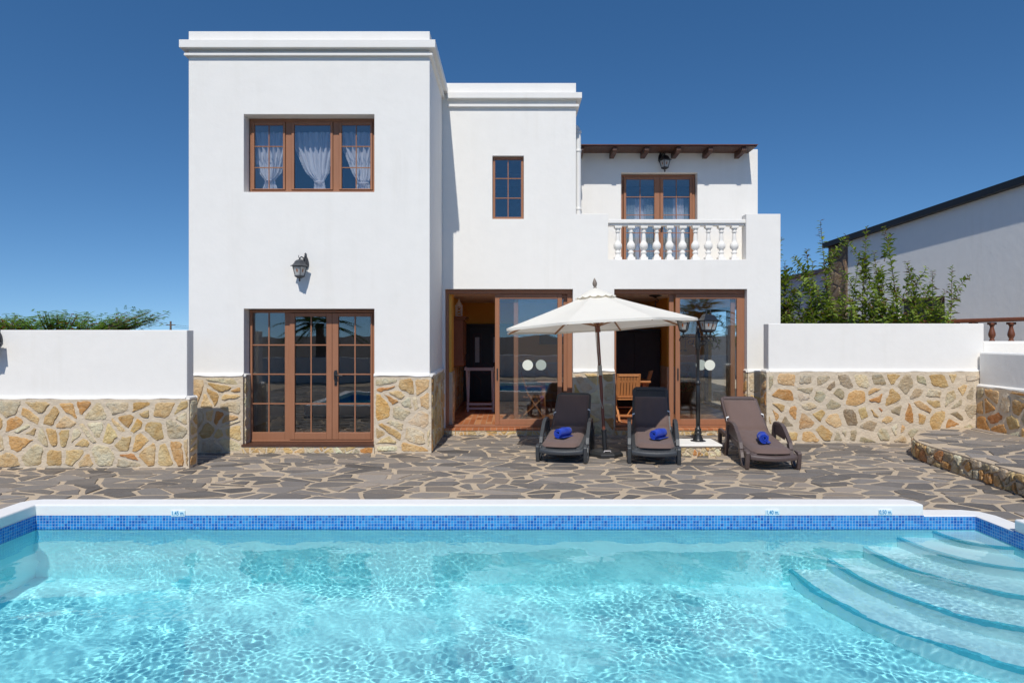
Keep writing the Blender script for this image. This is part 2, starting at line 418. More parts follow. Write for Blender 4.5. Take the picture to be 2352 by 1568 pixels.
def mk_liner():
    m = NT('pool_liner'); c = m.coord()
    col = m.mix(m.noise(c, 1.2, 4), (0.46, 0.92, 0.97), (0.53, 0.95, 0.98)); m.base(col); m.set(Roughness=0.7, Specular_IOR_Level=0.2); return m.mat
M_LINER = mk_liner()  # deep water's light absorption is put into this liner colour
def mk_water():
    m = NT('pool_water'); t = m.t; t.nodes.remove(m.b)
    g = m.n('BsdfGlass'); g.inputs['IOR'].default_value = 1.333; g.inputs['Roughness'].default_value = 0.0; g.inputs['Color'].default_value = (0.82, 0.98, 1.0, 1)
    m.l(g.outputs[0], m.out.inputs['Surface'])
    return m.mat
M_WATER = mk_water()

# ------------------------------------------------------------------ stone layouts
def clip(poly, n, d):                                    # keep the side where p.n <= d
    out = []
    for i in range(len(poly)):
        a, b = poly[i], poly[(i + 1) % len(poly)]
        da = a[0] * n[0] + a[1] * n[1] - d; db = b[0] * n[0] + b[1] * n[1] - d
        if da <= 0: out.append(a)
        if da * db < 0:
            t = da / (da - db); out.append((a[0] + (b[0] - a[0]) * t, a[1] + (b[1] - a[1]) * t))
    return out
def area(p): return 0.5 * sum(p[i][0] * p[(i + 1) % len(p)][1] - p[(i + 1) % len(p)][0] * p[i][1] for i in range(len(p)))
def cells(u0, u1, v0, v1, su, sv, rng, jit=0.46):
    nu, nv = max(1, round((u1 - u0) / su)), max(1, round((v1 - v0) / sv)); pts = []
    for j in range(nv):
        for i in range(nu):
            pts.append((u0 + (i + 0.5 + (j % 2) * 0.5 - 0.25 + rng.uniform(-jit, jit)) * (u1 - u0) / nu, v0 + (j + 0.5 + rng.uniform(-jit, jit)) * (v1 - v0) / nv))
    A = np.array(pts) / np.array([su, sv]); out = []
    for k, p in enumerate(pts):
        d = ((A - A[k]) ** 2).sum(1); near = np.argsort(d)[1:19]
        poly = [(u0, v0), (u1, v0), (u1, v1), (u0, v1)]
        for q in near:
            n = ((A[q][0] - A[k][0]) / su, (A[q][1] - A[k][1]) / sv)
            mx = ((pts[q][0] + p[0]) / 2, (pts[q][1] + p[1]) / 2)
            poly = clip(poly, n, n[0] * mx[0] + n[1] * mx[1])
            if len(poly) < 3: break
        if len(poly) >= 3 and abs(area(poly)) > 1e-4: out.append(poly)
    return out
def split(poly, rng):
    c = (sum(p[0] for p in poly) / len(poly), sum(p[1] for p in poly) / len(poly)); t = rng.uniform(0, math.pi)
    n = (math.cos(t), math.sin(t)); d = n[0] * c[0] + n[1] * c[1]
    return [q for q in (clip(poly, n, d), clip(poly, (-n[0], -n[1]), -d)) if len(q) > 2]
def inset(poly, g):
    if area(poly) < 0: poly = poly[::-1]
    out = poly
    for i in range(len(poly)):
        a, b = poly[i], poly[(i + 1) % len(poly)]; dx, dy = b[0] - a[0], b[1] - a[1]; L = math.hypot(dx, dy)
        if L < 1e-6: continue
        n = (dy / L, -dx / L); out = clip(out, n, n[0] * a[0] + n[1] * a[1] - g)
        if len(out) < 3: return []
    return out
def roughen(poly, step, amp, rng, rnd=0.0):
    if rnd:                                              # cut the corners
        q = []
        for i in range(len(poly)):
            a, b, c = poly[i - 1], poly[i], poly[(i + 1) % len(poly)]
            q += [(b[0] + (a[0] - b[0]) * rnd * rng.uniform(.5, 1), b[1] + (a[1] - b[1]) * rnd * rng.uniform(.5, 1)), (b[0] + (c[0] - b[0]) * rnd * rng.uniform(.5, 1), b[1] + (c[1] - b[1]) * rnd * rng.uniform(.5, 1))]
        poly = q
    out = []
    for i in range(len(poly)):
        a, b = poly[i], poly[(i + 1) % len(poly)]; L = math.hypot(b[0] - a[0], b[1] - a[1]); n = max(1, int(L / step))
        for k in range(n):
            t = k / n; out.append((a[0] + (b[0] - a[0]) * t + rng.uniform(-amp, amp), a[1] + (b[1] - a[1]) * t + rng.uniform(-amp, amp)))
    return out
PAL = [(0.70, 0.50, 0.25), (0.74, 0.57, 0.32), (0.66, 0.42, 0.17), (0.58, 0.28, 0.09), (0.50, 0.46, 0.36), (0.80, 0.71, 0.52), (0.50, 0.35, 0.19), (0.66, 0.59, 0.44)]
PALW = [6, 7, 3.5, 0.7, 0.4, 5, 0.3, 1.0]
def stones(mb, poly, fn, out, rng, mi=0, joint=0.022, rnd=0.17, amp=0.011, step=0.045, pal=None, palw=None):
    p = inset(poly, joint * rng.uniform(0.6, 1.5))
    if len(p) < 3 or area(p) < 0.0012: return
    p = roughen(p, step, amp, rng, rnd); n = len(p)
    c = (sum(q[0] for q in p) / n, sum(q[1] for q in p) / n)
    h = out * rng.uniform(0.6, 1.25); tx, ty = rng.uniform(-.06, .06), rng.uniform(-.06, .06)
    col = rng.choices(pal or PAL, palw or PALW)[0]; k = rng.uniform(0.84, 1.12); col = tuple(min(0.8, (x * .86 + t_ * .14) * k * rng.uniform(.96, 1.04)) for x, t_ in zip(col, (.67, .51, .29)))
    r1 = [(c[0] + (q[0] - c[0]) * 0.88, c[1] + (q[1] - c[1]) * 0.88) for q in p]
    r2 = [(c[0] + (q[0] - c[0]) * 0.6, c[1] + (q[1] - c[1]) * 0.6) for q in p]
    vs = [fn(q[0], q[1], -0.012) for q in p] + [fn(q[0], q[1], h * 0.75 + tx * (q[0] - c[0]) + ty * (q[1] - c[1])) for q in r1]
    vs += [fn(q[0], q[1], h * rng.uniform(.9, 1.15) + tx * (q[0] - c[0]) + ty * (q[1] - c[1])) for q in r2] + [fn(c[0], c[1], h * 1.05)]
    fs = []
    for i in range(n):
        j = (i + 1) % n
        fs += [(i, j, n + j, n + i), (n + i, n + j, 2 * n + j, 2 * n + i), (2 * n + i, 2 * n + j, 3 * n)]
    mb.add(vs, fs, mi, col, False)
def panel(mb, fn, u0, u1, v0, v1, size, seed, out=0.014, joint=0.017, cutaway=None, pal=None, palw=None, aspect=1.15, bigrow=False):
    rng = random.Random(seed)
    rows = [(v0, v1, size)]
    if False: rows = [(v0, v0 + 0.30, size * 1.35), (v0 + 0.30, v1, size)]
    for a, b, sz in rows:
        for poly in cells(u0, u1, a, b, sz * aspect, min(sz, b - a), rng, 0.56):
            for q in (split(poly, rng) if rng.random() < 0.25 and abs(area(poly)) > sz * sz * 0.8 else [poly]):
                if cutaway and cutaway(q): continue
                stones(mb, q, fn, out, rng, 0, joint, pal=pal, palw=palw)
def wavy_lip(mb, a, b, z, depth, nrm, seed, h=0.03, mi=0):
    # hand-trowelled lower edge of the white plaster
    rng = random.Random(seed); a, b = Vector(a), Vector(b); L = (b - a).length; n = max(4, int(L / 0.05)); nrm = Vector(nrm)
    ph = [rng.uniform(0, 6.28) for _ in range(4)]; vs = []; fs = []
    for i in range(n + 1):
        s = i / n * L; wv = 0.008 * math.sin(s * 7 + ph[0]) + 0.006 * math.sin(s * 17 + ph[1]) + 0.005 * math.sin(s * 3 + ph[2]) + rng.uniform(-.003, .003)
        p = a + (b - a) * (i / n)
        for o, zz in ((0.0, z + h), (depth * 0.8, z + h * 0.35), (depth, z - h * 0.3 + wv), (depth * 0.7, z - h * 0.9 + wv), (0.0, z - h * 1.1 + wv)):
            vs.append((p.x + nrm.x * o, p.y + nrm.y * o, zz))
    for i in range(n):
        for k in range(4): fs.append((i * 5 + k, i * 5 + k + 1, i * 5 + 5 + k + 1, i * 5 + 5 + k))
    fs.append(tuple(range(5))); fs.append(tuple(n * 5 + k for k in range(5))[::-1])
    mb.add(vs, fs, mi, (1, 1, 1), False)
# ------------------------------------------------------------------ swimming pool
PL, PR, PN, PB = -4.43, 4.31, 2.85, 6.35              # inner faces: left, right, near, back
WZ, DEEP = 0.046, -1.42
pool = thing('swimming_pool', 'rectangular swimming pool with white coping and blue mosaic waterline in front of the house', 'swimming pool', (0, 4.6, 0))
mb = MB()
for q in ([(PL, PN), (PL, PB), (3.83, PB), (3.83, 6.50), (3.76, 6.57), (-4.50, 6.57), (-4.60, 6.53), (-4.65, 6.44), (-4.65, PN)],
          [(PR, PN), (4.53, PN), (4.53, 5.82), (4.50, 5.86), (PR, 5.86)], [(-4.65, 2.62), (4.53, 2.62), (4.53, PN), (-4.65, PN)]):
    mb.extrude(q, lambda u, v, d: (u, v, d), 0.27, -0.06)
mb.extrude([(3.83, PB), (PR, PB), (PR, 5.86), (4.52, 5.86), (4.52, 6.36), (4.46, 6.52), (4.32, 6.585), (3.83, 6.585)], lambda u, v, d: (u, v, d), 0.165, -0.06)
mb.build('coping', M_COPING, pool, bevel=0.014, fixn=True)
mb = MB(); e = 0.0
def sheet(mb, pts, col=(1, 1, 1)): mb.add(pts, [tuple(range(len(pts)))], 0, col)
for a, b in (((PL, PN), (PL, PB)), ((PL, PB), (PR, PB)), ((PR, PB), (PR, PN)), ((PR, PN), (PL, PN))):
    sheet(mb, [(a[0], a[1], DEEP), (b[0], b[1], DEEP), (b[0], b[1], -0.058), (a[0], a[1], -0.058)])
sheet(mb, [(PL, PN, DEEP), (PR, PN, DEEP), (PR, PB, DEEP), (PL, PB, DEEP)])
mb.build('basin', M_LINER, pool)
mb = MB(); g = 0.006; ZT, ZB = 0.17, 0.0052
for (x0, y0), (x1, y1), zt in (((PL + g, PN + g), (PL + g, PB - g), ZT), ((PL + g, PB - g), (3.83, PB - g), ZT), ((3.83, PB - g), (PR - g, PB - g), 0.16),
                               ((PR - g, PB - g), (PR - g, 5.86), 0.16), ((PR - g, 5.86), (PR - g, PN + g), ZT), ((PR - g, PN + g), (PL + g, PN + g), ZT)):
    sheet(mb, [(x0, y0, ZB), (x1, y1, ZB), (x1, y1, zt), (x0, y0, zt)])
mb.build('mosaic_band', M_MOSAIC, pool)
mb = MB()
for (x0, y0), (x1, y1) in (((PL + .003, PN + .003), (PL + .003, PB - .003)), ((PL + .003, PB - .003), (PR - .003, PB - .003)), ((PR - .003, PB - .003), (PR - .003, PN + .003)), ((PR - .003, PN + .003), (PL + .003, PN + .003))):
    sheet(mb, [(x0, y0, -0.2), (x1, y1, -0.2), (x1, y1, 0.02), (x0, y0, 0.02)])
mb.build('waterline_render', M_LINER, pool)
M_NOSING = simple('step_edge', (0.13, 0.60, 0.72), 0.6, 0.1)
M_STEP = simple('step_liner', (0.74, 0.92, 0.95), 0.7, 0.05)  # paler liner colour standing for less absorption in shallow water
for k, (rx, ry, zt) in enumerate(((0.40, 0.50, -0.03), (0.72, 0.88, -0.24), (1.04, 1.28, -0.53), (1.38, 1.65, -0.83), (1.73, 2.00, -1.11))):
    arc = [(PR - rx * math.cos(t), PB - ry * math.sin(t)) for t in [i / 32 * math.pi / 2 for i in range(33)]]
    mb = MB(); mb.extrude([(PR, PB)] + arc, lambda u, v, d: (u, v, d), zt, zt - 0.31 if k < 4 else DEEP + .002)
    st = mb.build('step', M_STEP, pool, fixn=True, bevel=0.015)
    mb = MB(); n = len(arc); vs = []
    for i, (x, y) in enumerate(arc):
        t = i / 32 * math.pi / 2; nx, ny = -math.cos(t) / rx, -math.sin(t) / ry; L = math.hypot(nx, ny); nx /= L; ny /= L
        vs += [(x - nx * 0.03, y - ny * 0.03, zt + .004), (x + nx * .005, y + ny * .005, zt + .004), (x + nx * .005, y + ny * .005, zt - 0.065)]
    mb.add(vs, [(i * 3 + k2, i * 3 + 3 + k2, i * 3 + 4 + k2, i * 3 + 1 + k2) for i in range(n - 1) for k2 in (0, 1)])
    mb.build('nosing', M_NOSING, st)

def water_mesh():
    rng = np.random.default_rng(5); nx, ny = 1000, 400; Lx, Ly = PR - PL - .013, PB - PN - .013
    X, Y = np.meshgrid(np.linspace(PL + .0065, PR - .0065, nx), np.linspace(PN + .0065, PB - .0065, ny))
    kx = np.fft.fftfreq(nx, Lx / nx); ky = np.fft.fftfreq(ny, Ly / ny); KX, KY = np.meshgrid(kx, ky); K = np.hypot(KX, KY) + 1e-9
    ang = np.arctan2(KY, KX)
    def band(lo, hi, amp, spread=0.0, dirn=0.0):
        k = np.sqrt(lo * hi); s = np.exp(-(np.log(K / (1 / k)) ** 2) / (2 * (np.log(hi / lo) / 2.2) ** 2))
        if spread: s = s * (0.25 + np.cos(ang - dirn) ** 2)
        h = np.real(np.fft.ifft2(s * np.fft.fft2(rng.standard_normal((ny, nx))))); return h / h.std() * amp
    rough = 0.5 + 0.5 * np.tanh((band(1.2, 3.0, 1.0) + 0.25 - 0.30 * (X - 1.0) / 3.0))
    calm = 0.45 + 0.55 * rough; calm *= np.where(X > 2.4, np.clip(1 - (X - 2.4) * 0.28, 0.35, 1), 1)
    edge = np.clip(np.minimum(np.minimum(X - PL, PR - X), PB - Y) / 0.12, 0.15, 1)
    h = band(0.10, 0.20, WA1, 1, 0.9) + band(0.22, 0.5, WA2, 1, 0.5) + band(0.5, 1.1, WA3)
    h = h + band(0.05, 0.09, WA0) * (0.4 + 0.6 * rough) + band(0.034, 0.05, WA0 * 0.22) * rough
    Z = WZ + h * calm * edge
    me = bpy.data.meshes.new('water')
    me.vertices.add(nx * ny); me.vertices.foreach_set('co', np.stack([X, Y, Z], -1).astype(np.float32).ravel())
    i = np.arange((ny - 1) * nx).reshape(ny - 1, nx)[:, :-1].ravel()
    q = np.stack([i, i + 1, i + nx + 1, i + nx], -1).ravel()
    nf = len(i); me.loops.add(nf * 4); me.loops.foreach_set('vertex_index', q.astype(np.int32))
    me.polygons.add(nf); me.polygons.foreach_set('loop_start', (np.arange(nf) * 4).astype(np.int32)); me.polygons.foreach_set('use_smooth', np.ones(nf, bool))
    me.materials.append(M_WATER); me.update(calc_edges=True)
    o = bpy.data.objects.new('water', me); COL.objects.link(o)
    tag(o, 'clear turquoise rippled water filling the pool', 'water', None, 'structure')
    return o
WA0, WA1, WA2, WA3 = 0.000115, 0.00008, 0.0005, 0.0024
water = water_mesh()
# sunlight refracted by the ripples onto the basin
water.cycles.is_caustics_caster = True
sl.cycles.is_caustics_light = True
for o in pool.children_recursive: o.cycles.is_caustics_receiver = True
# ------------------------------------------------------------------ ground and patio
mb = MB(); gx, gy = (-900, -60, -4.6, 4.5, 60, 900), (-900, -60, 2.7, 6.5, 60, 900)      # one sheet with the pool pit left open
mb.add([(x, y, -0.35) for y in gy for x in gx], [(j * 6 + i, j * 6 + i + 1, j * 6 + i + 7, j * 6 + i + 6) for j in range(5) for i in range(5) if (i, j) != (2, 2)])
tag(mb.build('ground', M_CONC), 'dry brown ground running to the horizon beyond the garden', 'ground', None, 'structure')
mb = MB()
mb.extrude([(-9.5, -5), (9.5, -5), (9.5, 2.64), (-9.5, 2.64)], lambda u, v, d: (u, v, d), 0, -0.36)
mb.extrude([(-9.5, 2.64), (-4.63, 2.64), (-4.63, 6.5), (-9.5, 6.5)], lambda u, v, d: (u, v, d), 0, -0.36)
mb.extrude([(4.5, 2.64), (9.5, 2.64), (9.5, 6.5), (4.5, 6.5)], lambda u, v, d: (u, v, d), 0, -0.36)
mb.extrude([(-9.5, 6.5), (9.5, 6.5), (9.5, 12.9), (-9.5, 12.9)], lambda u, v, d: (u, v, d), 0, -0.36)
mb.extrude([(4.96, 12.9), (9.5, 12.9), (9.5, 19), (4.96, 19)], lambda u, v, d: (u, v, d), 0, -0.36)  # pale slab added to bounce sunlight in through the side opening
SL = [(0.152, 0.147, 0.146), (0.185, 0.177, 0.172), (0.125, 0.121, 0.121), (0.215, 0.20, 0.188), (0.168, 0.163, 0.162), (0.235, 0.212, 0.192)]
def pave(mb, u0, u1, v0, v1, z, seed, keep=None, mi=1, su=0.43, sv=0.27):
    rng = random.Random(seed)
    for poly in cells(u0, u1, v0, v1, su, sv, rng, 0.49):
        A = abs(area(poly)); pcs = [poly]
        if rng.random() < 0.36 and A > 0.10: pcs = split(poly, rng)
        if rng.random() < 0.5: pcs = [r for q in pcs for r in (split(q, rng) if abs(area(q)) > 0.17 else [q])]
        for q in pcs:
            if keep and not keep(sum(p[0] for p in q) / len(q), sum(p[1] for p in q) / len(q)): continue
            r = inset(q, rng.choice([0.016, 0.023, 0.031, 0.041, 0.053]))
            if len(r) < 3 or area(r) < 0.003: continue
            r = roughen(r, 0.11, 0.007, rng, 0.09); n = len(r); c = (sum(p[0] for p in r) / n, sum(p[1] for p in r) / n)
            h = 0.007 + rng.uniform(0, .007); k = rng.uniform(0.78, 1.5); col = tuple(x * k * w_ for x, w_ in zip(rng.choice(SL), (1.13, 1.05, 0.96)))
            r2 = [(c[0] + (p[0] - c[0]) * 0.975, c[1] + (p[1] - c[1]) * 0.975) for p in r]
            vs = [(p[0], p[1], z - 0.004) for p in r] + [(p[0], p[1], z + h) for p in r2]
            mb.add(vs, [tuple(n + i for i in range(n))] + [(i, (i + 1) % n, n + (i + 1) % n, n + i) for i in range(n)], mi, col)
def not_plat(x, y): return x < (5.66 + .08 * (y - 6.3) if y < 9.7 else 5.93 + (max(0, y - 9.7) / 1.88) ** 2.2 * 1.5) + .12
pave(mb, -8.0, 8.4, 6.58, 12.55, 0.0, 11, not_plat)
pave(mb, -8.0, -4.67, 2.6, 6.56, 0.0, 12); pave(mb, 4.55, 8.4, 2.6, 6.56, 0.0, 13)
pave(mb, -8.0, 8.4, -2.6, 2.58, 0.0, 14, None, 1, 0.8, 0.55)
tag(mb.build('patio', [M_GROUT, M_SLATE]), 'crazy paving of dark slate pieces set in sandy mortar', 'patio', None, 'structure')

# ------------------------------------------------------------------ the house
house = thing('house', 'white two-storey villa with stone plinth, brown glazed doors and a small balcony', 'house', (0, 12.6, 0))
ZT_, ZM_, ZR_ = 10.66, 12.58, 13.76                   # distances of the tower front, the main front and the balcony room front
TX0, TX1 = -5.05, -1.285
W = MB()
# tower front with window and door openings, sides and roof
W.wall([TX0, -4.188, -2.150, TX1], [0.0, 0.118, 2.25, 4.073, 5.283, 6.58],
       lambda x, z: not (-4.188 < x < -2.15 and (0.118 < z < 2.25 or 4.073 < z < 5.283)), ZT_, ZT_ + 0.27)
for x0, x1 in ((TX0, TX0 + .25), (TX1 - .25, TX1)): W.box(x0, x1, ZT_ + .27, 18, 0, 6.58)
W.box(TX0 + .25, TX1 - .25, 17.8, 18, 0, 6.58); W.box(TX0 + .25, TX1 - .25, ZT_ + .27, 17.8, 6.15, 6.3)
W.box(TX0 + .25, TX1 - .25, ZT_ + .27, 17.8, 2.9, 3.15); m = MB(); m.box(TX0 + .25, TX1 - .25, ZT_ + .27, 17.8, 0.0, 0.146); m.build('tower_floor', simple('dark_floor_tile', (0.10, 0.055, 0.035), 0.4, 0.3), house)
wavy_lip(W, (TX0 + .02, ZT_, 0), (-4.188, ZT_, 0), 1.215, 0.05, (0, -1, 0), 1); wavy_lip(W, (-2.15, ZT_, 0), (TX1, ZT_, 0), 1.215, 0.05, (0, -1, 0), 2)
wavy_lip(W, (TX1, ZT_ - .04, 0), (TX1, ZM_, 0), 1.215, 0.05, (1, 0, 0), 3); wavy_lip(W, (-4.188, ZT_, 0), (-4.188, ZT_ + .22, 0), 1.215, 0.03, (1, 0, 0), 4)
W.build('tower_wall', M_PLASTER, house, bevel=0.012)
# main front: two wide openings below, stair window and balcony above
W = MB(); OX = (-1.236, 1.123, 1.885, 4.332); TOP = 2.684
def solid(x, z):
    if 0.10 < z < TOP and (OX[0] < x < OX[1] or OX[2] < x < OX[3]): return False
    if -0.361 < x < 0.217 and 3.976 < z < 5.139: return False
    if x > 1.18 and z > 4.07: return False
    if 1.773 < x < 4.316 and z > 3.23: return False
    return True
W.wall([TX1, OX[0], -0.361, 0.217, OX[1], 1.18, 1.773, OX[2], 4.316, OX[3], 4.95], [0, 0.10, TOP, 3.23, 3.976, 4.07, 5.139, 6.479], solid, ZM_, ZM_ + 0.25)
W.box(0.93, 1.18, ZM_ + .25, 18, 3.0, 6.479); W.box(TX1, 0.93, ZM_ + .25, 18, 6.05, 6.2); W.box(TX1, 0.93, 17.8, 18, 2.9, 6.05)
W.box(TX1, .93, ZM_ + .25, 17.8, 2.75, 2.9)
W.box(1.18, 4.95, ZM_ + .25, 18, 2.80, 3.12)          # balcony and upper floor slab
W.box(4.70, 4.95, ZM_ + .25, ZR_ + .24, 3.12, 4.07)   # balcony end parapet
wavy_lip(W, (OX[1], ZM_, 0), (OX[2], ZM_, 0), 1.18, 0.05, (0, -1, 0), 5); wavy_lip(W, (OX[3], ZM_, 0), (4.95, ZM_, 0), 1.18, 0.05, (0, -1, 0), 6)
wavy_lip(W, (OX[3], ZM_ - .03, 0), (OX[3], ZM_ + .2, 0), 1.18, 0.03, (-1, 0, 0), 8)
W.build('main_wall', M_PLASTER, house, bevel=0.012)
W = MB(); W.wall([1.18, 2.203, 3.738, 4.958], [3.12, 5.106, 5.58], lambda x, z: not (2.203 < x < 3.738 and z < 5.106), ZR_, ZR_ + .24)
W.box(4.72, 4.958, ZR_ + .24, 18, 3.12, 5.58); W.box(1.18, 4.72, 17.8, 18, 3.12, 5.58); W.box(1.18, 4.72, ZR_ + .24, 17.8, 5.4, 5.55)
W.build('balcony_room_wall', M_PLASTER, house, bevel=0.012)
# cornices: wide fascia, lower lip
def cornice(x0, x1, yf, yb, zs, left, right):
    m = MB(); f0, f1, l0, l1 = zs
    for pr, a, b in ((0.11, f0, f1), (0.055, l0, l1)):
        k = pr * 0.9
        poly = [(x0 - (k if left else 0), yf - pr), (x1 + (k if right else 0), yf - pr), (x1 + (k if right else 0), yb), (x1, yb), (x1, yf), (x0, yf), (x0, yb), (x0 - (k if left else 0), yb)]
        if not left: poly = poly[:6]
        m.extrude(poly, lambda u, v, d: (u, v, d), b, a)
    return m.build('cornice', M_PLASTER, house, bevel=0.006, fixn=True)
cornice(TX0, TX1, ZT_, 18, (6.284, 6.405, 6.183, 6.224), True, True)
cornice(TX1 + 0.1, 1.18, ZM_, 18, (6.165, 6.272, 6.028, 6.076), False, True)
# stone cladding with mortar
def clad(x0, x1, y, z1, seed, size=0.25):
    S = MB(); S.box(x0, x1, y - 0.035, y + .02, 0.0, z1, 1)
    panel(S, lambda u, v, d: (u, y - 0.035 - d, v), x0 + .01, x1 - .01, 0.01, z1 - .01, size, seed, bigrow=True)
    return S
done = lambda S: S.build('stone_cladding', [M_STONE, M_MORTAR], house)
S = clad(-2.15, TX1 + .03, ZT_, 1.19, 22)
S.box(TX1 - .02, TX1 + .03, ZT_ + .02, ZM_, 0, 1.19, 1); panel(S, lambda u, v, d: (TX1 + .03 + d, u, v), ZT_ - .03, ZM_, 0.01, 1.18, 0.22, 23)
done(S); S = clad(TX0 + .02, -4.188, ZT_, 1.19, 21)
S.box(-4.19, -4.165, ZT_ + .02, ZT_ + .22, 0, 1.19, 1); panel(S, lambda u, v, d: (-4.165 + d * .6, u, v), ZT_ - .03, ZT_ + .21, 0.16, 1.18, 0.17, 24)
done(S); done(clad(OX[1] - .01, OX[2] + .01, ZM_, 1.16, 25, size=0.26)); S = clad(OX[3], 4.95, ZM_, 1.16, 26)
S.box(OX[3] - .02, OX[3] + .02, ZM_ + .02, ZM_ + .2, 0.13, 1.16, 1); panel(S, lambda u, v, d: (OX[3] - .02 - d * .6, u, v), ZM_ - .03, ZM_ + .19, 0.15, 1.15, 0.17, 27)
done(S)
# thresholds: terracotta tread on a strip of small stones
for x0, x1, yf, yb, zt, sd in ((-4.2, -2.14, ZT_ - .07, ZT_ + .27, 0.115, 31), (OX[0], OX[1] + .0, ZM_ - .10, ZM_ + .25, 0.10, 32), (OX[2], OX[3], ZM_ - .10, ZM_ + .25, 0.10, 33)):
    m = MB(); m.box(x0, x1, yf, ZT_ - .04 if sd == 31 else ZM_ - .04, 0, zt, 1); panel(m, lambda u, v, d: (u, yf - d * .5, v), x0, x1, 0.004, zt - .004, 0.10, sd, joint=0.007)
    m.box(x0 + (.0 if sd > 31 else .004), x1 - (.0 if sd > 31 else .004), yf - .015, (ZT_ if sd == 31 else ZM_) - .002, zt, zt + .028, 2); m.box(x0 + .014, x1 - .014, (ZT_ if sd == 31 else ZM_) - .002, (ZT_ + .21 if sd == 31 else ZM_ + .118), zt + .005, zt + .028, 2)
    m.build('threshold', [M_STONE, M_MORTAR, M_TERRA if sd > 31 else M_WOOD_D], house)

# ---- glazed joinery
def frame_box(m, x0, x1, z0, z1, t, y0, y1, bot=None, top=None):
    bot = t if bot is None else bot; top = t if top is None else top
    m.box(x0, x0 + t, y0, y1, z0, z1); m.box(x1 - t, x1, y0, y1, z0, z1)
    m.box(x0 + t, x1 - t, y0, y1, z0, z0 + bot); m.box(x0 + t, x1 - t, y0, y1, z1 - top, z1)
def pane(par, x0, x1, z0, z1, y, mat, name='pane'):
    m = MB(); m.box(x0, x1, y, y + 0.006, z0, z1); return m.build(name, mat, par)
def muntins(par, xs, zs, x0, x1, z0, z1, y, t=0.018):
    m = MB()
    for x in xs: m.box(x - t / 2, x + t / 2, y - .008, y, z0, z1)
    for z in zs: m.box(x0, x1, y - .011, y - .0015, z - t / 2, z + t / 2)
    return m.build('glazing_bar', M_BROWN, par)
kw = 10.89 / F; wx = lambda p: (p - CX) * kw; wz = lambda p: EYE + (CY - p) * kw
y0 = 10.87
win = MB(); x0, x1 = -4.180, -2.155; zb, zt_ = wz(441.5), wz(274)
win.box(x0, x1, y0, y0 + .06, zt_ - .05, zt_); win.box(x0, x1, y0, y0 + .06, zb, zb + .03)
for a, b in ((x0, wx(579)), (wx(657), wx(670.5)), (wx(766), wx(779.5)), (wx(857), x1)): win.box(a, b, y0 + .001, y0 + .06, zb + .03, zt_ - .05)
wf = win.build('upper_window', M_BROWN, house, bevel=0.004)
for a, b, ga, gb, bars in ((579, 657, 586, 651.5, True), (670.5, 766, 677, 760, False), (779.5, 857, 786, 851.5, True)):
    m = MB(); z0, z1 = zb + .03, zt_ - .05
    m.box(wx(a) + .004, wx(ga), y0 - .018, y0 + .03, z0 + .004, z1 - .004); m.box(wx(gb), wx(b) - .004, y0 - .018, y0 + .03, z0 + .004, z1 - .004)
    m.box(wx(ga), wx(gb), y0 - .018, y0 + .03, z0 + .004, wz(434.5)); m.box(wx(ga), wx(gb), y0 - .018, y0 + .03, wz(288.5), z1 - .004)
    m.build('sash', M_BROWN, wf, bevel=0.005)
    pane(wf, wx(ga) - .006, wx(gb) + .006, wz(436), wz(287), y0 + .008, M_GLASS_UP)
    if bars: muntins(wf, [wx((ga + gb) / 2)], [wz(337.5), wz(386)], wx(ga), wx(gb), wz(434.5), wz(288.5), y0 + .007, .014)
# tower patio door: fixed light and two leaves
pd = MB(); x0, x1 = -4.178, -2.153; zb, zt_ = 0.145, wz(712)
pd.box(x0, x1, y0, y0 + .07, zt_ - .045, zt_); pd.box(x0, x1, y0 - .01, y0 + .07, zb, zb + .03)
for a, b in ((x0, wx(580.5)), (wx(655), wx(667)), (wx(856), x1)): pd.box(a, b, y0 + .001, y0 + .07, zb + .03, zt_ - .045)
pd.box(wx(580.5), wx(655), y0 + .001, y0 + .06, zb + .03, wz(992))
pdo = pd.build('patio_door', M_BROWN, house, bevel=0.004)
pane(pdo, wx(579), wx(656), wz(993), wz(716), y0 + .03, M_GLASS); muntins(pdo, [wx(617.6)], [wz(792), wz(859), wz(926.5)], wx(580.5), wx(655), wz(992), wz(717), y0 + .029, .02)
for a, b, ga, gb, mx in ((667, 764, 678.5, 751, 715.3), (764.5, 856, 778.5, 852, 816)):
    m = MB(); z0, z1 = zb + .035, zt_ - .05
    m.box(wx(a), wx(ga), y0 - .02, y0 + .04, z0, z1); m.box(wx(gb), wx(b), y0 - .02, y0 + .04, z0, z1)
    m.box(wx(ga), wx(gb), y0 - .02, y0 + .04, z0, wz(992)); m.box(wx(ga), wx(gb), y0 - .02, y0 + .04, wz(727), z1)
    m.build('door_leaf', M_BROWN, pdo, bevel=0.006)
    pane(pdo, wx(ga) - .006, wx(gb) + .006, wz(994), wz(725), y0 + .012, M_GLASS); muntins(pdo, [wx(mx)], [wz(792), wz(859), wz(926.5)], wx(ga), wx(gb), wz(992), wz(727), y0 + .011, .02)
m = MB(); hx, hz = wx(773), wz(867); m.box(hx - .02, hx + .02, y0 - .032, y0 - .02, hz - .12, hz + .12)
m.tube([(hx, y0 - .03, hz + .04), (hx, y0 - .075, hz + .04), (hx + .03, y0 - .085, hz + .04), (hx + .12, y0 - .08, hz + .035)], .012); m.box(hx - .028, hx + .026, y0 - .045, y0 - .032, hz - .03, hz + .10)
m.lathe([(.012, 0), (.012, .012)], (hx, y0 - .045, hz - .085), 10); m.build('door_handle', M_BLKPLASTIC, pdo)
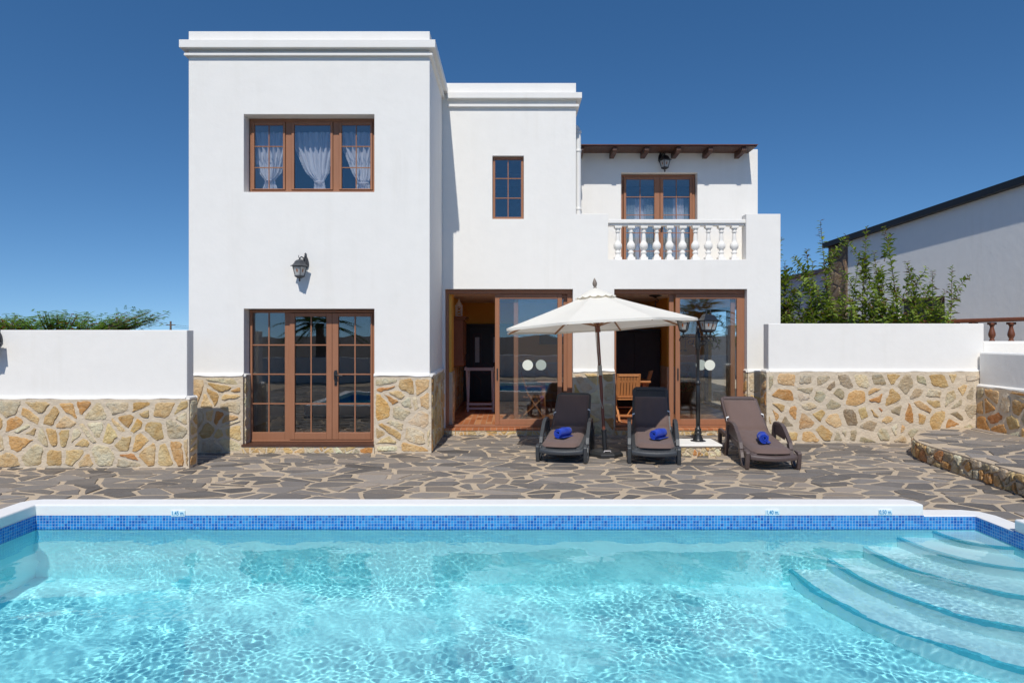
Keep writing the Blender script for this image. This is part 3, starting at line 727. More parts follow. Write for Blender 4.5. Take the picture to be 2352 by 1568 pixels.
# stair window
sw = MB(); y1 = ZM_ + .07; kk = (y1) / F; sx = lambda p: (p - CX) * kk; sz = lambda p: EYE + (CY - p) * kk
frame_box(sw, -0.361 + .004, 0.217 - .004, 3.978, 5.132, 0.046, y1, y1 + .06)
swo = sw.build('stair_window', M_BROWN, house, bevel=0.005)
pane(swo, -.32, .176, 4.02, 5.09, y1 + .02, M_GLASS_UP); muntins(swo, [sx(1167)], [sz(410), sz(455)], -.31, .165, 4.02, 5.09, y1 + .019, .016)
# balcony door
y2 = ZR_ + .14; kk2 = y2 / F; bx = lambda p: (p - CX) * kk2; bz = lambda p: EYE + (CY - p) * kk2
bd = MB(); frame_box(bd, 2.207, bx(1595.5), 3.125, 5.098, 0.05, y2, y2 + .06); bd.box(bx(1595.5), 3.735, y2 + .03, y2 + .06, 3.125, 5.098)
bdo = bd.build('balcony_door', M_BROWN, house, bevel=0.004)
for a, b, ga, gb in ((1432, 1515, 1438, 1502.5), (1516, 1589, 1523, 1584)):
    m = MB(); m.box(bx(a), bx(ga), y2 - .02, y2 + .035, 3.16, 5.045); m.box(bx(gb), bx(b), y2 - .02, y2 + .035, 3.16, 5.045)
    m.box(bx(ga), bx(gb), y2 - .02, y2 + .035, 3.16, 3.30); m.box(bx(ga), bx(gb), y2 - .02, y2 + .035, bz(412), 5.045); m.build('door_leaf', M_BROWN, bdo, bevel=0.005)
    pane(bdo, bx(ga) - .006, bx(gb) + .006, 3.29, bz(411), y2 + .01, M_GLASS_UP)
    muntins(bdo, [bx((ga + gb) / 2)], [bz(452.5), bz(494), bz(535), bz(577)], bx(ga), bx(gb), 3.30, bz(412), y2 + .009, .015)
m = MB(); hx, hz = bx(1519), bz(522); m.box(hx - .018, hx + .018, y2 - .03, y2 - .02, hz - .10, hz + .10); m.tube([(hx, y2 - .03, hz + .03), (hx, y2 - .07, hz + .03), (hx + .1, y2 - .07, hz + .03)], .011); m.build('door_handle', M_BLKPLASTIC, bdo)
# two wide sliding doors, each half open with both sashes parked on the right
def slider(xl, xr, s1l, s1r, s2l, s2r, stk):
    ya = ZM_ + .13; d = MB(); zb, zt = 0.13, TOP - .006
    d.box(xl, xr, ya - .01, ya + .12, zt - .075, zt); d.box(xl, xr, ya - .01, ya + .12, zb, zb + .035)
    d.box(xl, xl + .05, ya, ya + .115, zb + .035, zt - .075); d.box(xr - .09, xr, ya, ya + .115, zb + .035, zt - .075)
    root = d.build('sliding_door', M_BROWN, house, bevel=0.005)
    for a, b, yo, sk in ((s1l, s1r, ya - .004, stk[0]), (s2l, s2r, ya + .056, stk[1])):
        s = MB(); frame_box(s, a, b, zb + .04, zt - .08, .085, yo, yo + .045, .105, .085)
        sash = s.build('sash', M_BROWN, root, bevel=0.006)
        pane(root, a + .07, b - .07, zb + .13, zt - .15, yo + .02, M_GLASS)
        m = MB(); m.lathe([(0.0, 0), (.098, 0), (.098, .002), (0, .002)], (sk, yo + .015, 1.28), 28, M=Matrix.Rotation(R(90), 3, 'X'), smooth=False); m.build('round_sticker', M_STICKER, root)
    m = MB(); m.box(s1l + .03, s1l + .055, ya - .016, ya - .004, 1.0, 1.22); m.build('pull_handle', M_BLKPLASTIC, root)
    return root
ks = 12.73 / F; q = lambda p: (p - CX) * ks
slider(OX[0] + .004, OX[1] - .004, q(1137), q(1291), q(1180), q(1305), (q(1212), q(1243)))
slider(OX[2] + .004, OX[3] - .004, q(1551), q(1702), q(1538), q(1690), (q(1630), q(1612)))
# balustrade of the balcony
m = MB(); z0 = 3.23; m.box(1.765, 4.322, ZM_ + .04, ZM_ + .24, 3.905, 3.978); m.box(1.777, 4.312, ZM_ + .07, ZM_ + .21, 3.865, 3.905)
bal = m.build('balustrade', M_PLASTER, house, bevel=0.012)
prof = [(.062, .0), (.062, .001), (.060, .03), (.042, .075), (.034, .085), (.052, .105), (.055, .125), (.040, .145), (.036, .155), (.050, .175), (.074, .205), (.079, .245), (.072, .28), (.052, .31), (.040, .335), (.042, .36), (.035, .43), (.031, .475), (.030, .485), (.046, .495), (.048, .510), (.034, .522), (.036, .53), (.052, .555), (.056, .575), (.060, .585)]
for p in (1418.9, 1449.2, 1478.5, 1508.3, 1537.8, 1567.5, 1597, 1626.8, 1656.5, 1686.3):
    m = MB(); xx = PX(p, ZM_ + .14); m.lathe([(r, z + .055) for r, z in prof[1:-1]], (xx, ZM_ + .14, z0 - .03), 18)
    m.box(xx - .068, xx + .068, ZM_ + .072, ZM_ + .208, z0, z0 + .055); m.box(xx - .064, xx + .064, ZM_ + .076, ZM_ + .204, z0 + .595, 3.865)
    m.build('baluster', M_PLASTER, bal)
# timber eave over the balcony door with rafters
m = MB(); m.box(1.19, 4.76, 13.265, ZR_ - .002, 5.500, 5.522); m.box(1.19, 4.775, 13.24, ZR_ - .002, 5.524, 5.536, 1)
ev = m.build('eave', [M_WOOD_D, M_CLAY], house)
for p in (1335.5, 1411.5, 1484.5, 1557.5, 1631, 1707):
    xx = PX(p, 13.35); m = MB()
    m.extrude([(ZR_ - .004, 5.498), (13.29, 5.498), (13.29, 5.43), (13.34, 5.405), (13.40, 5.398), (ZR_ - .004, 5.385)], lambda u, v, d: (d, u, v), xx - .045, xx + .045); m.build('rafter', M_WOOD_D, ev, bevel=0.006, fixn=True)
# rain pipe beside the stair block
m = MB(); px_, py_ = 1.262, 12.95
m.tube([(1.10, py_, 5.78), (1.18, py_, 5.78), (1.225, py_, 5.77), (1.25, py_, 5.74), (px_, py_, 5.69), (px_, py_, 5.5), (px_, py_, 3.12)], .047, 14)
for z in (5.66, 5.30, 4.2): m.lathe([(.050, 0), (.055, .005), (.055, .05), (.050, .055)], (px_, py_, z), 14)
m.build('rain_pipe', M_PVC, house)
# ---- rooms behind the glass
RB = 17.5
m = MB(); m.box(-1.28, 4.7, ZM_ + .25, RB, 0.02, 0.145); m.build('room_floor', M_TERRA, house)
m = MB(); m.box(-1.28, 4.7, ZM_ + .25, RB, 2.66, 2.74); m.build('room_ceiling', M_CEIL, house)
m = MB(); m.box(-1.5, -1.27, ZM_ + .25, 17.8, 1.14, 2.7); m.wall([-1.27, 1.72, 2.62, 4.7], [1.14, 1.2, 2.35, 2.7], lambda x, z: not (1.72 < x < 2.62 and 1.2 < z < 2.35), RB, RB + .25); m.wall([ZM_ + .25, 13.6, 16.9, 17.8], [0, .147, 2.45, 2.8], lambda x, z: not (13.6 < x < 16.9 and .147 < z < 2.45), 4.7, 4.94, fn=lambda x, y, z: (y, x, z)); m.box(-1.27, -1.14, ZM_ + .25, 13.35, 1.14, 2.66)  # includes an unseen back window opening added to let sky light in
m.box(3.42, 3.64, 15.0, RB, 1.14, 2.66); m.build('room_wall', M_OCHRE, house)
m = MB(); m.box(-1.5, -1.25, ZM_ + .25, 17.8, 0.0, 1.14, 1); m.box(-1.25, 4.7, RB - .02, RB + .25, 0, 1.14, 1); m.box(-1.25, -1.12, ZM_ + .25, 13.36, 0.1, 1.14, 1); m.box(3.40, 3.66, 14.98, RB - .02, 0.1, 1.14, 1)
panel(m, lambda u, v, d: (-1.25 + d, u, v), 13.4, RB, 0.16, 1.13, 0.26, 41); panel(m, lambda u, v, d: (u, RB - .02 - d, v), -.1, 4.6, 0.16, 1.13, 0.26, 42); panel(m, lambda u, v, d: (-1.12 + d, u, v), ZM_ + .3, 13.33, 0.16, 1.13, 0.22, 43)
m.build('room_stone_dado', [M_STONE, M_MORTAR], house)
m = MB(); frame_box(m, 13.6, 16.9, .15, 2.45, .07, 4.76, 4.84); m.v = [(y, x, z) for x, y, z in m.v]; m.box(4.765, 4.835, 15.1, 15.2, .22, 2.38); sd_ = m.build('side_door', M_WOOD_D, house, fixn=True)
# front door at the back of the room
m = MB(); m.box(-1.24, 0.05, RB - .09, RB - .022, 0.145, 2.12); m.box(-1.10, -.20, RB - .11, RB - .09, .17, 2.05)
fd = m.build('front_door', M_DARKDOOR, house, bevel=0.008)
m = MB()
def rim(pts, w=.035, y=RB - .125):
    for i in range(len(pts)): m.beam((pts[i][0], y, pts[i][1]), (pts[(i + 1) % len(pts)][0], y, pts[(i + 1) % len(pts)][1]), .04, w, (0, 1, 0) if False else (0, 0, 1) if abs(pts[i][0] - pts[(i + 1) % len(pts)][0]) > .01 else (1, 0, 0))
for s in (-1, 1):
    c = -.65 + s * .235; o = c + s * .09; i_ = c - s * .09
    rim([(o, 1.86), (i_, 1.86), (i_, 1.12), (o, .99)] if s > 0 else [(o, 1.86), (i_, 1.86), (i_, 1.12), (o, .99)]); rim([(o, .85), (i_, .70), (i_, .30), (o, .30)])
rim([(-.92, .98), (-.65, 1.13), (-.38, .98), (-.65, .83)]); m.build('door_panel_trim', M_DOORTRIM, fd)
for s in (-1, 1):
    m = MB(); c = -.65 + s * .235; m.box(c - .055, c + .055, RB - .125, RB - .115, 1.14, 1.78); m.build('door_light', M_PALEGLASS, fd)
house_dark = MB(); house_dark.box(-1.0, 4.6, 16.2, 16.3, 3.12, 5.35); house_dark.box(TX0 + .3, TX1 - .3, 15.0, 15.1, 3.2, 6.1); house_dark.box(TX0 + .3, TX1 - .3, 14.2, 14.3, .16, 2.85); house_dark.build('dark_backing', M_CHARCOAL, house)  # charcoal sheets put in to darken the rooms behind the glass
# ------------------------------------------------------------------ garden walls
def lantern_wall(name, label, loc, rz, iron, group=None):
    # lantern on a cast backplate, hanging clear of the wall; local -Y points away from the wall
    t = thing(name, label, 'wall lantern', loc, rz, group, world=False)
    m = MB(); n = 20
    m.extrude([(0.062 * math.cos(a) * (1.0 - .15 * math.sin(a)), 0.105 * math.sin(a)) for a in [2 * math.pi * i / n for i in range(n)]], lambda u, v, d: (u, d, v), -.022, 0.0)
    m.extrude([(0.045 * math.cos(a), 0.08 * math.sin(a)) for a in [2 * math.pi * i / n for i in range(n)]], lambda u, v, d: (u, d, v), -.038, -.022)
    m.lathe([(.02, 0), (.026, .02), (.016, .045), (.022, .06), (.004, .08)], (0, -.015, .085), 10); m.build('backplate', iron, t, fixn=True)
    m = MB(); m.tube([(0, -.03, .03), (0, -.08, .075), (0, -.13, .085), (0, -.17, .06), (0, -.175, .03)], .011, 8)
    m.tube([(0, -.04, -.01), (0, -.10, .0), (0, -.15, .025), (0, -.185, .045), (0, -.205, .085), (0, -.195, .105)], .006, 6); m.tube([(-.07, -.15, .03), (.0, -.16, .045), (.07, -.15, .03)], .006, 6); m.build('arm', iron, t)
    lantern_head(t, (0, -.175, 0), iron, 0.0); t.scale = (.82, .86, .92)
    return t
def lantern_head(par, o, iron, yaw, k=1.0, hang=True, sub=False):
    o = Vector(o); M = Matrix.Rotation(yaw, 3, 'Z')
    tr = lambda v: o + M @ (Vector(v) * k)
    m = MB()
    sq = lambda r, z: [tr((r * a, r * b, z)) for a, b in ((-1, -1), (1, -1), (1, 1), (-1, 1))]
    prof = [(.012, .035), (.04, .025), (.062, .002), (.068, -.02), (.072, -.024), (.082, -.045), (.108, -.068), (.118, -.072), (.116, -.080), (.09, -.080)]
    vs = [v for r, z in prof for v in sq(r, z)]; fs = [(i * 4 + j, i * 4 + 4 + j, i * 4 + 4 + (j + 1) % 4, i * 4 + (j + 1) % 4) for i in range(len(prof) - 1) for j in range(4)] + [(0, 1, 2, 3), tuple((len(prof) - 1) * 4 + j for j in (3, 2, 1, 0))]
    m.add(vs, fs)
    if not hang: m.lathe([(.014 * k, 0), (.020 * k, .012 * k), (.009 * k, .022 * k), (.016 * k, .04 * k), (.003 * k, .075 * k)], tr((0, 0, .033)), 10)
    top, bot, zt, zb = .088, .058, -.080, -.235
    for a, b in ((-1, -1), (1, -1), (1, 1), (-1, 1)): m.beam(tr((a * top, b * top, zt)), tr((a * bot, b * bot, zb)), .012 * k, .012 * k)
    for z, r in ((zt - .004, top), (zb, bot)):
        c = sq(r, z)
        for i in range(4): m.beam(c[i], c[(i + 1) % 4], .011 * k, .011 * k)
    pb = [(.064, -.235), (.066, -.248), (.048, -.262), (.024, -.278), (.010, -.284), (.010, -.300), (.015, -.306), (.004, -.335)]
    vs = [v for r, z in pb for v in sq(r, z)]; fs = [(i * 4 + j, i * 4 + 4 + j, i * 4 + 4 + (j + 1) % 4, i * 4 + (j + 1) % 4) for i in range(len(pb) - 1) for j in range(4)] + [(0, 1, 2, 3), tuple((len(pb) - 1) * 4 + j for j in (3, 2, 1, 0))]
    m.add(vs, fs); hd = m.build('lantern' if sub else 'cage', iron, par, fixn=True)
    bl = MB()
    for i in range(4):
        Q = Matrix.Rotation(yaw + i * math.pi / 2, 3, 'Z'); f = lambda u, v, e=0.0: o + Q @ (Vector((u, -(top + (bot - top) * (zt - v) / (zt - zb)) + .003 - e, v)) * k)
        gp = MB(); gp.add([f(-bot + .003, zb), f(bot - .003, zb), f(top - .003, zt), f(-top + .003, zt)], [(0, 1, 2, 3)])
        n = 14; gp.add([f(.015 * math.cos(2 * math.pi * j / n), -.15 + .033 * math.sin(2 * math.pi * j / n), .002) for j in range(n)], [tuple(range(n))], 1)
        gp.build('glass_pane', [M_GLASS_LAMP, M_AMBER], hd if sub else par)
    bl.lathe([(.012, -.23), (.014, -.19), (.03, -.165), (.032, -.14), (.018, -.115), (.002, -.108)], (0, 0, 0), 12); bl.v = [tuple(tr(v)) for v in bl.v]; bl.build('bulb', M_PVC, hd if sub else par)
    return hd

def garden_wall(name, label, x0, x1, y0, y1, ztop, zstone, seed, ends=(False, False), size=0.25, pal=None, palw=None, mat=None, rnd=0.02, joint=.020):
    t = thing(name, label, 'garden wall', ((x0 + x1) / 2, y0, 0))
    m = MB(); m.box(x0, x1, y0, y1, 0, ztop); wavy_lip(m, (x0, y0, 0), (x1, y0, 0), zstone + .015, .045, (0, -1, 0), seed)
    if ends[1]: wavy_lip(m, (x1, y0 - .03, 0), (x1, y1, 0), zstone + .015, .045, (1, 0, 0), seed + 1)
    if ends[0]: wavy_lip(m, (x0, y0 - .03, 0), (x0, y1, 0), zstone + .015, .045, (-1, 0, 0), seed + 2)
    m.build('rendered_wall', mat or M_PLASTER, t, bevel=rnd)
    s = MB(); a = x0 - (.05 if ends[0] else 0); b = x1 + (.05 if ends[1] else 0)
    s.box(a, b, y0 - .045, y0 + .02, 0, zstone, 1)
    if ends[1]: s.box(x1 - .02, b, y0 + .02, y1, 0, zstone, 1); panel(s, lambda u, v, d: (b + d, u, v), y0 - .04, y1, .01, zstone - .01, .19, seed + 5, pal=pal, palw=palw)
    if ends[0]: s.box(a, x0 + .02, y0 + .02, y1, 0, zstone, 1); panel(s, lambda u, v, d: (a - d, u, v), y0 - .04, y1, .01, zstone - .01, .19, seed + 6, pal=pal, palw=palw)
    panel(s, lambda u, v, d: (u, y0 - .045 - d, v), a, b, .01, zstone - .01, size, seed + 9, joint=joint, pal=pal, palw=palw, bigrow=True)
    s.build('stone_base', [M_STONE, M_MORTAR], t)
    return t
garden_wall('garden_wall', 'low white garden wall on a tan stone base, left of the tower', -9.2, -4.508, 9.47, 9.67, 1.912, 0.955, 51, (False, True), 0.24)
PAL2 = [(0.50, 0.46, 0.35), (0.60, 0.30, 0.10), (0.66, 0.44, 0.20), (0.72, 0.66, 0.52), (0.33, 0.28, 0.20), (0.44, 0.18, 0.07), (0.54, 0.49, 0.37), (0.68, 0.49, 0.26)]
gw2 = garden_wall('garden_wall', 'low white garden wall on brown and grey stones, right of the balcony', 4.37, 8.04, 11.63, 11.87, 2.035, 1.215, 61, (True, False), 0.25, PAL2, [4, 2.2, 4, 2.5, 1.8, 0.9, 3, 3], joint=.032)
# lower return wall on the far right, running towards the pool
t = thing('garden_wall', 'grey shaded return wall on a stone base beside the raised terrace', 'garden wall', (7.97, 10.3, 0))
m = MB(); m.box(7.92, 8.14, 7.0, 11.58, 0, 1.555); m.box(8.045, 12.5, 11.64, 11.86, 0, 1.735); m.build('rendered_wall', M_OLDPLASTER, t, bevel=0.03)
m = MB(); wavy_lip(m, (7.92, 7.0, 0), (7.92, 11.58, 0), .985, .04, (-1, 0, 0), 77); m.build('wall_lip', M_PLASTER, t)
s = MB(); s.box(7.88, 7.94, 7.0, 11.6, 0, .97, 1); panel(s, lambda u, v, d: (7.88 - d, u, v), 7.0, 11.58, .2, .965, .25, 78, pal=PAL2, palw=[4, 2, 4, 2, 2, 1, 3, 2]); s.build('stone_base', [M_STONE, M_MORTAR], t)

# raised paved terrace on the right
t = thing('raised_terrace', 'raised paved terrace with a rounded corner and stone riser by the right wall', 'terrace', (7, 9, 0))
out = [(7.86, 6.3), (7.86, 11.58), (7.45, 11.58)]
arc = []
for i in range(15):
    a = i / 14; P0, P1, P2, P3 = Vector((7.45, 11.58)), Vector((6.75, 11.3)), Vector((5.98, 10.6)), Vector((5.93, 9.7))
    arc.append(tuple((1 - a) ** 3 * P0 + 3 * (1 - a) ** 2 * a * P1 + 3 * (1 - a) * a * a * P2 + a ** 3 * P3))
edge = arc + [(5.90, 9.0), (5.86, 8.3), (5.80, 7.6), (5.72, 7.0), (5.66, 6.3)]
TZ = 0.27; m = MB(); poly = out[:2] + edge
m.extrude(poly, lambda u, v, d: (u, v, d), TZ, 0.0, 0)
def inside(x, y):
    c = False; j = len(poly) - 1
    for i in range(len(poly)):
        if (poly[i][1] > y) != (poly[j][1] > y) and x < (poly[j][0] - poly[i][0]) * (y - poly[i][1]) / (poly[j][1] - poly[i][1]) + poly[i][0]: c = not c
        j = i
    return c
pave(m, 5.6, 7.85, 6.3, 11.55, TZ, 81, lambda x, y: inside(x - .10, y) and inside(x, y + .12) and inside(x - .08, y + .09), 1, .55, .36)
m.build('paved_top', [M_GROUT, M_SLATE], t, fixn=False)
s = MB(); L = [0.0]
for i in range(1, len(edge)): L.append(L[-1] + math.dist(edge[i], edge[i - 1]))
def on_edge(u, v, d):
    for i in range(1, len(edge)):
        if u <= L[i] or i == len(edge) - 1:
            f = (u - L[i - 1]) / (L[i] - L[i - 1]); a, b = Vector(edge[i - 1]), Vector(edge[i]); p = a + (b - a) * f; dr = (b - a).normalized()
            return (p.x + dr.y * (d + .006) if False else p.x - (-dr.y) * (d + .006) * 1, p.y - (dr.x) * (d + .006), v)
panel(s, on_edge, 0.02, L[-1] - .02, .008, TZ - .006, .155, 83, out=.022, joint=.011, pal=PAL2, palw=[3, 2, 3, 2, 2, 1, 3, 3]); s.build('stone_riser', M_STONE, t)

# ------------------------------------------------------------------ wall lanterns
lantern_wall('wall_lantern', 'weathered grey lantern on the white tower above the patio door', P(703, 603, ZT_ - .002) + Vector((0, 0, 0)), R(-22), M_WEATHERED, 'wall lanterns')
lantern_wall('wall_lantern', 'black lantern on the wall over the balcony door under the eave', P(1516.5, 364, ZR_ - .002), R(24), M_BLACK, 'wall lanterns')
lantern_wall('wall_lantern', 'lantern on the low garden wall, cut by the left edge of the photo', P(-2, 778, 9.468), R(0), M_WEATHERED, 'wall lanterns')

# ------------------------------------------------------------------ depth signs on the pool face
def sign(text, px0, px1, pz0, pz1, label):
    y = PB - .0015; z0, z1 = PZ(pz1, PB), PZ(pz0, PB); x0, x1 = PX(px0, PB), PX(px1, PB)
    m = MB(); m.box(x0, x1, y - .010, y, z0, z1); t = m.build('depth_sign', M_SIGN, None, bevel=0.003)
    tag(t, label, 'sign', 'depth signs on the pool edge')
    cu = bpy.data.curves.new('lettering', 'FONT'); cu.body = text; cu.size = 0.058; cu.extrude = 0.0008; cu.align_x = 'CENTER'; cu.align_y = 'CENTER'; cu.offset = 0.0011
    tmp = bpy.data.objects.new('tmp', cu); COL.objects.link(tmp); dg = bpy.context.evaluated_depsgraph_get(); me = bpy.data.meshes.new_from_object(tmp.evaluated_get(dg)); bpy.data.objects.remove(tmp)
    o = bpy.data.objects.new('lettering', me); COL.objects.link(o); me.materials.clear(); me.materials.append(M_SIGNTXT); o.parent = t
    o.location = ((x0 + x1) / 2, y - .0112, (z0 + z1) / 2 + .002); o.rotation_euler = (R(90), 0, 0); o.scale = (0.70, 0.92, 1)
sign('1,45 m.', 394, 426, 1171.5, 1184.8, 'small pale depth sign reading 1,45 m. on the left part of the pool edge')
sign('1,40 m.', 1757, 1790, 1169.5, 1183, 'small pale depth sign reading 1,40 m. on the right half of the pool edge')
sign('0,50 m.', 2017, 2048, 1169, 1182.3, 'small pale depth sign reading 0,50 m. near the shallow steps')
# ------------------------------------------------------------------ lamp post on its plinth
t = thing('stone_plinth', 'square white-topped plinth of small stones under the black lamp post', 'plinth', (2.88, 10.6, 0))
x0, x1, ya, yb = PX(1560, 10.31), PX(1658, 10.31), 10.31, 10.90
m = MB(); m.box(x0 - .01, x1 + .01, ya - .01, yb + .01, 0.155, 0.19); m.build('cap', M_PLASTER, t, bevel=0.012)
m = MB(); m.box(x0 + .02, x1 - .02, ya + .02, yb - .02, 0, .154, 1); pw = [5, 4, 4, 3, 2, 6, 1.5, 2]
panel(m, lambda u, v, d: (u, ya + .02 - d, v), x0, x1, .005, .15, .085, 91, joint=.007, palw=pw); panel(m, lambda u, v, d: (x1 - .02 + d, u, v), ya, yb, .005, .15, .085, 92, joint=.007, palw=pw)
panel(m, lambda u, v, d: (x0 + .02 - d, u, v), ya, yb, .005, .15, .085, 93, joint=.007, palw=pw); m.build('stone_sides', [M_STONE, M_MORTAR], t)
LX, LY = 2.905, 10.66
t = thing('lamp_post', 'black cast-iron lamp post with three lanterns standing on the stone plinth', 'lamp post', (LX, LY, 0.19))
m = MB(); m.lathe([(.205 * .5, 0.19), (.105, .197), (.085, .204), (.08, .21), (.075, .225), (.062, .26), (.052, .29), (.050, .305), (.058, .312), (.058, .325), (.048, .335), (.046, .37), (.052, .376), (.052, .385), (.036, .395), (.033, .43)], (LX, LY, 0), 20)
m.lathe([(.122, .19), (.122, .198), (.098, .204)], (LX, LY, 0), 8, smooth=False, rot=.3); m.build('foot', M_BLACK, t)
m = MB(); m.lathe([(.033, .42), (.033, 1.05), (.030, 1.06), (.038, 1.07), (.044, 1.085), (.044, 1.10), (.034, 1.115), (.030, 1.13), (.026, 1.16), (.025, 1.60), (.032, 1.61), (.040, 1.63), (.040, 1.86), (.034, 1.875), (.018, 1.90), (.026, 1.93), (.018, 1.96), (.004, 2.0)], (LX, LY, 0), 18); m.build('pole', M_BLACK, t)
for a, dx in ((155, 0), (288, 0), (18, 0)):
    ca, sa = math.cos(R(a)), math.sin(R(a)); f = lambda r, z: (LX + ca * r, LY + sa * r, z)
    m = MB(); m.tube([f(.03, 1.815), f(.23, 1.815), f(.27, 1.80), f(.285, 1.77), f(.28, 1.745)], .010, 8)
    sp = [f(.05 + .0 + .07 + .052 * (1 - i / 26) * math.cos(2.6 + i * .32) , 1.735 + .052 * (1 - i / 26) * math.sin(2.6 + i * .32)) for i in range(22)]
    m.tube(sp, .007, 6); m.tube([f(.03, 1.66), f(.06, 1.665), f(.075, 1.69), sp[0]], .008, 6); m.tube([f(.13, 1.80), f(.17, 1.775), f(.21, 1.78), f(.23, 1.81)], .006, 6)
    m.lathe([(.012, 0), (.03, .005), (.022, .02), (.014, .03)], f(.225, 1.815), 10); m.build('bracket', M_BLACK, t)
    lantern_head(t, f(.225, 2.133), M_BLACK, R(a + 90 if a != 288 else 14), .90, False, True)

# ------------------------------------------------------------------ parasol
UX, UY = 1.43, 10.42
um = thing('parasol', 'large cream canvas parasol on a tilted wooden pole in a heavy black base', 'parasol', (UX, UY, 0))
m = MB(); oc = [(.27 * math.cos(R(22.5 + 45 * i)), .27 * math.sin(R(22.5 + 45 * i))) for i in range(8)]
vs = [(UX + x, UY + y, 0.0) for x, y in oc] + [(UX + x, UY + y, .052) for x, y in oc] + [(UX + x * .80, UY + y * .80, .085) for x, y in oc] + [(UX + x * .22, UY + y * .22, .092) for x, y in oc]
m.add(vs, [(i + 8 * k, (i + 1) % 8 + 8 * k, (i + 1) % 8 + 8 * k + 8, i + 8 * k + 8) for k in range(3) for i in range(8)] + [tuple(24 + i for i in range(8)), tuple(range(7, -1, -1))])
m.build('base_weight', M_BLKPLASTIC, um, bevel=0.008)
m = MB(); m.tube([(UX - .05, UY - .19, .088), (UX - .045, UY - .195, .108), (UX + .045, UY - .195, .108), (UX + .05, UY - .19, .088)], .007, 6); m.build('carry_handle', M_WHITEWASH, um)
TILT = Matrix.Rotation(R(-3.2), 3, 'Y') @ Matrix.Rotation(R(-2.7), 3, 'X'); O = Vector((UX - .01, UY, 0.09)); u3 = lambda x, y, z: O + TILT @ Vector((x, y, z))
m = MB(); m.tube([u3(0, 0, 0), u3(0, 0, .30)], .035, 16); m.tube([u3(0, 0, .285), u3(0, 0, .31)], .041, 16); m.tube([u3(.03, 0, .15), u3(.07, 0, .15)], .008, 6); m.build('tube', M_BLKPLASTIC, um)
m = MB(); m.tube([u3(0, 0, .1), u3(0, 0, 1.2), u3(0, 0, 2.46)], .0245, 14); m.tube([u3(0, 0, 1.80), u3(0, 0, 1.98)], [.045, .034], 12); m.tube([u3(0, 0, 1.98), u3(0, 0, 2.0)], .045, 12); m.build('pole', M_POLE, um)
ZE, ZA, RC = 1.90, 2.43, 1.51
def can(t_, ang, r, top=True):                       # canopy surface at angle, radius fraction
    k = ang / (math.pi / 4) - 0.5; fr = k - math.floor(k); rr = RC / math.cos(math.pi / 8) * math.cos(math.pi / 8) / math.cos((fr - 0.5) * math.pi / 4)
    rr = RC * math.cos(math.pi / 8) / math.cos((fr - 0.5) * math.pi / 4)
    rr *= 1 - 0.035 * math.sin(fr * math.pi) * r
    z = ZA - (ZA - ZE) * (r ** 0.93) - 0.020 * math.sin(fr * math.pi) * math.sin(min(1, r) * math.pi * .85) + (0.014 * math.sin(fr * math.pi) if r > .99 else 0)
    return u3(rr * r * math.cos(ang), rr * r * math.sin(ang), z)
m = MB(); NA = 96
for k in range(8):                                    # eight panels, seamed along the ribs
    m.grid(lambda u, v: can(0, R(22.5 + 45 * k + 45 * min(max(u, 1e-6), 1 - 1e-6)), 0.10 + .90 * v), 12, 14)
def hem(u, v):
    p = can(0, u * 2 * math.pi, 1.0); return p + TILT @ Vector((0, 0, -.035 * v))
m.grid(hem, NA, 1); m.build('canopy', M_CANVAS, um)
m = MB()
def vent(u, v):
    a = u * 2 * math.pi; k = a / (math.pi / 4) - .5; fr = k - math.floor(k); r = .02 + .295 * v
    z = ZA + .055 - .155 * v ** 1.1 + .02 * v * 0 - (.020 * abs(math.sin(fr * math.pi * 2)) if v > .9 else 0) + (.012 if v > .9 else 0)
    return u3(r * math.cos(a), r * math.sin(a), z)
m.grid(vent, NA, 6); m.build('vent_cap', M_CANVAS, um)
m = MB(); m.lathe([(.020, 0), (.030, .005), (.030, .015), (.016, .022), (.024, .035), (.036, .065), (.034, .09), (.022, .125), (.008, .155), (.001, .165)], (0, 0, 0), 16); m.v = [tuple(u3(x, y, z + ZA + .045)) for x, y, z in m.v]
m.build('finial', simple('grey_wood', (0.20, 0.16, 0.13), 0.6, 0.25), um)
for i in range(8):
    a = R(22.5 + 45 * i); m = MB(); c, s = math.cos(a), math.sin(a); RR = RC
    m.beam(u3(.03 * c, .03 * s, ZA - .05), u3(RR * .985 * c, RR * .985 * s, ZE - .028), .018, .026); m.build('rib', M_RIB, um)
    m = MB(); m.beam(u3(.04 * c, .04 * s, 1.90), u3(RR * .52 * c, RR * .52 * s, ZA - .05 - (ZA - ZE) * .52), .016, .020); m.build('strut', M_RIB, um)
m = MB(); rr = random.Random(3)
for s, zb in ((-1, .66), (1, .70)):
    pts = [u3(-.03 * (1 - v) * (1) + s * (.012 + .034 * math.sin(math.pi * min(1, max(0, (v - .45) / .55)))), -.032, 1.88 + (zb - 1.88) * v) for v in [i / 24 for i in range(25)]]
    m.tube(pts, .0045, 6)
m.tube([u3(-.012, -.032, .66), u3(0, -.034, .63), u3(.012, -.032, .70)], .0045, 6); m.tube([u3(0, 0, 1.14), u3(0, 0, 1.29)], .031, 12); m.build('pull_cord', mk_fabric('cotton_cord', (.62, .56, .44), 200), um)

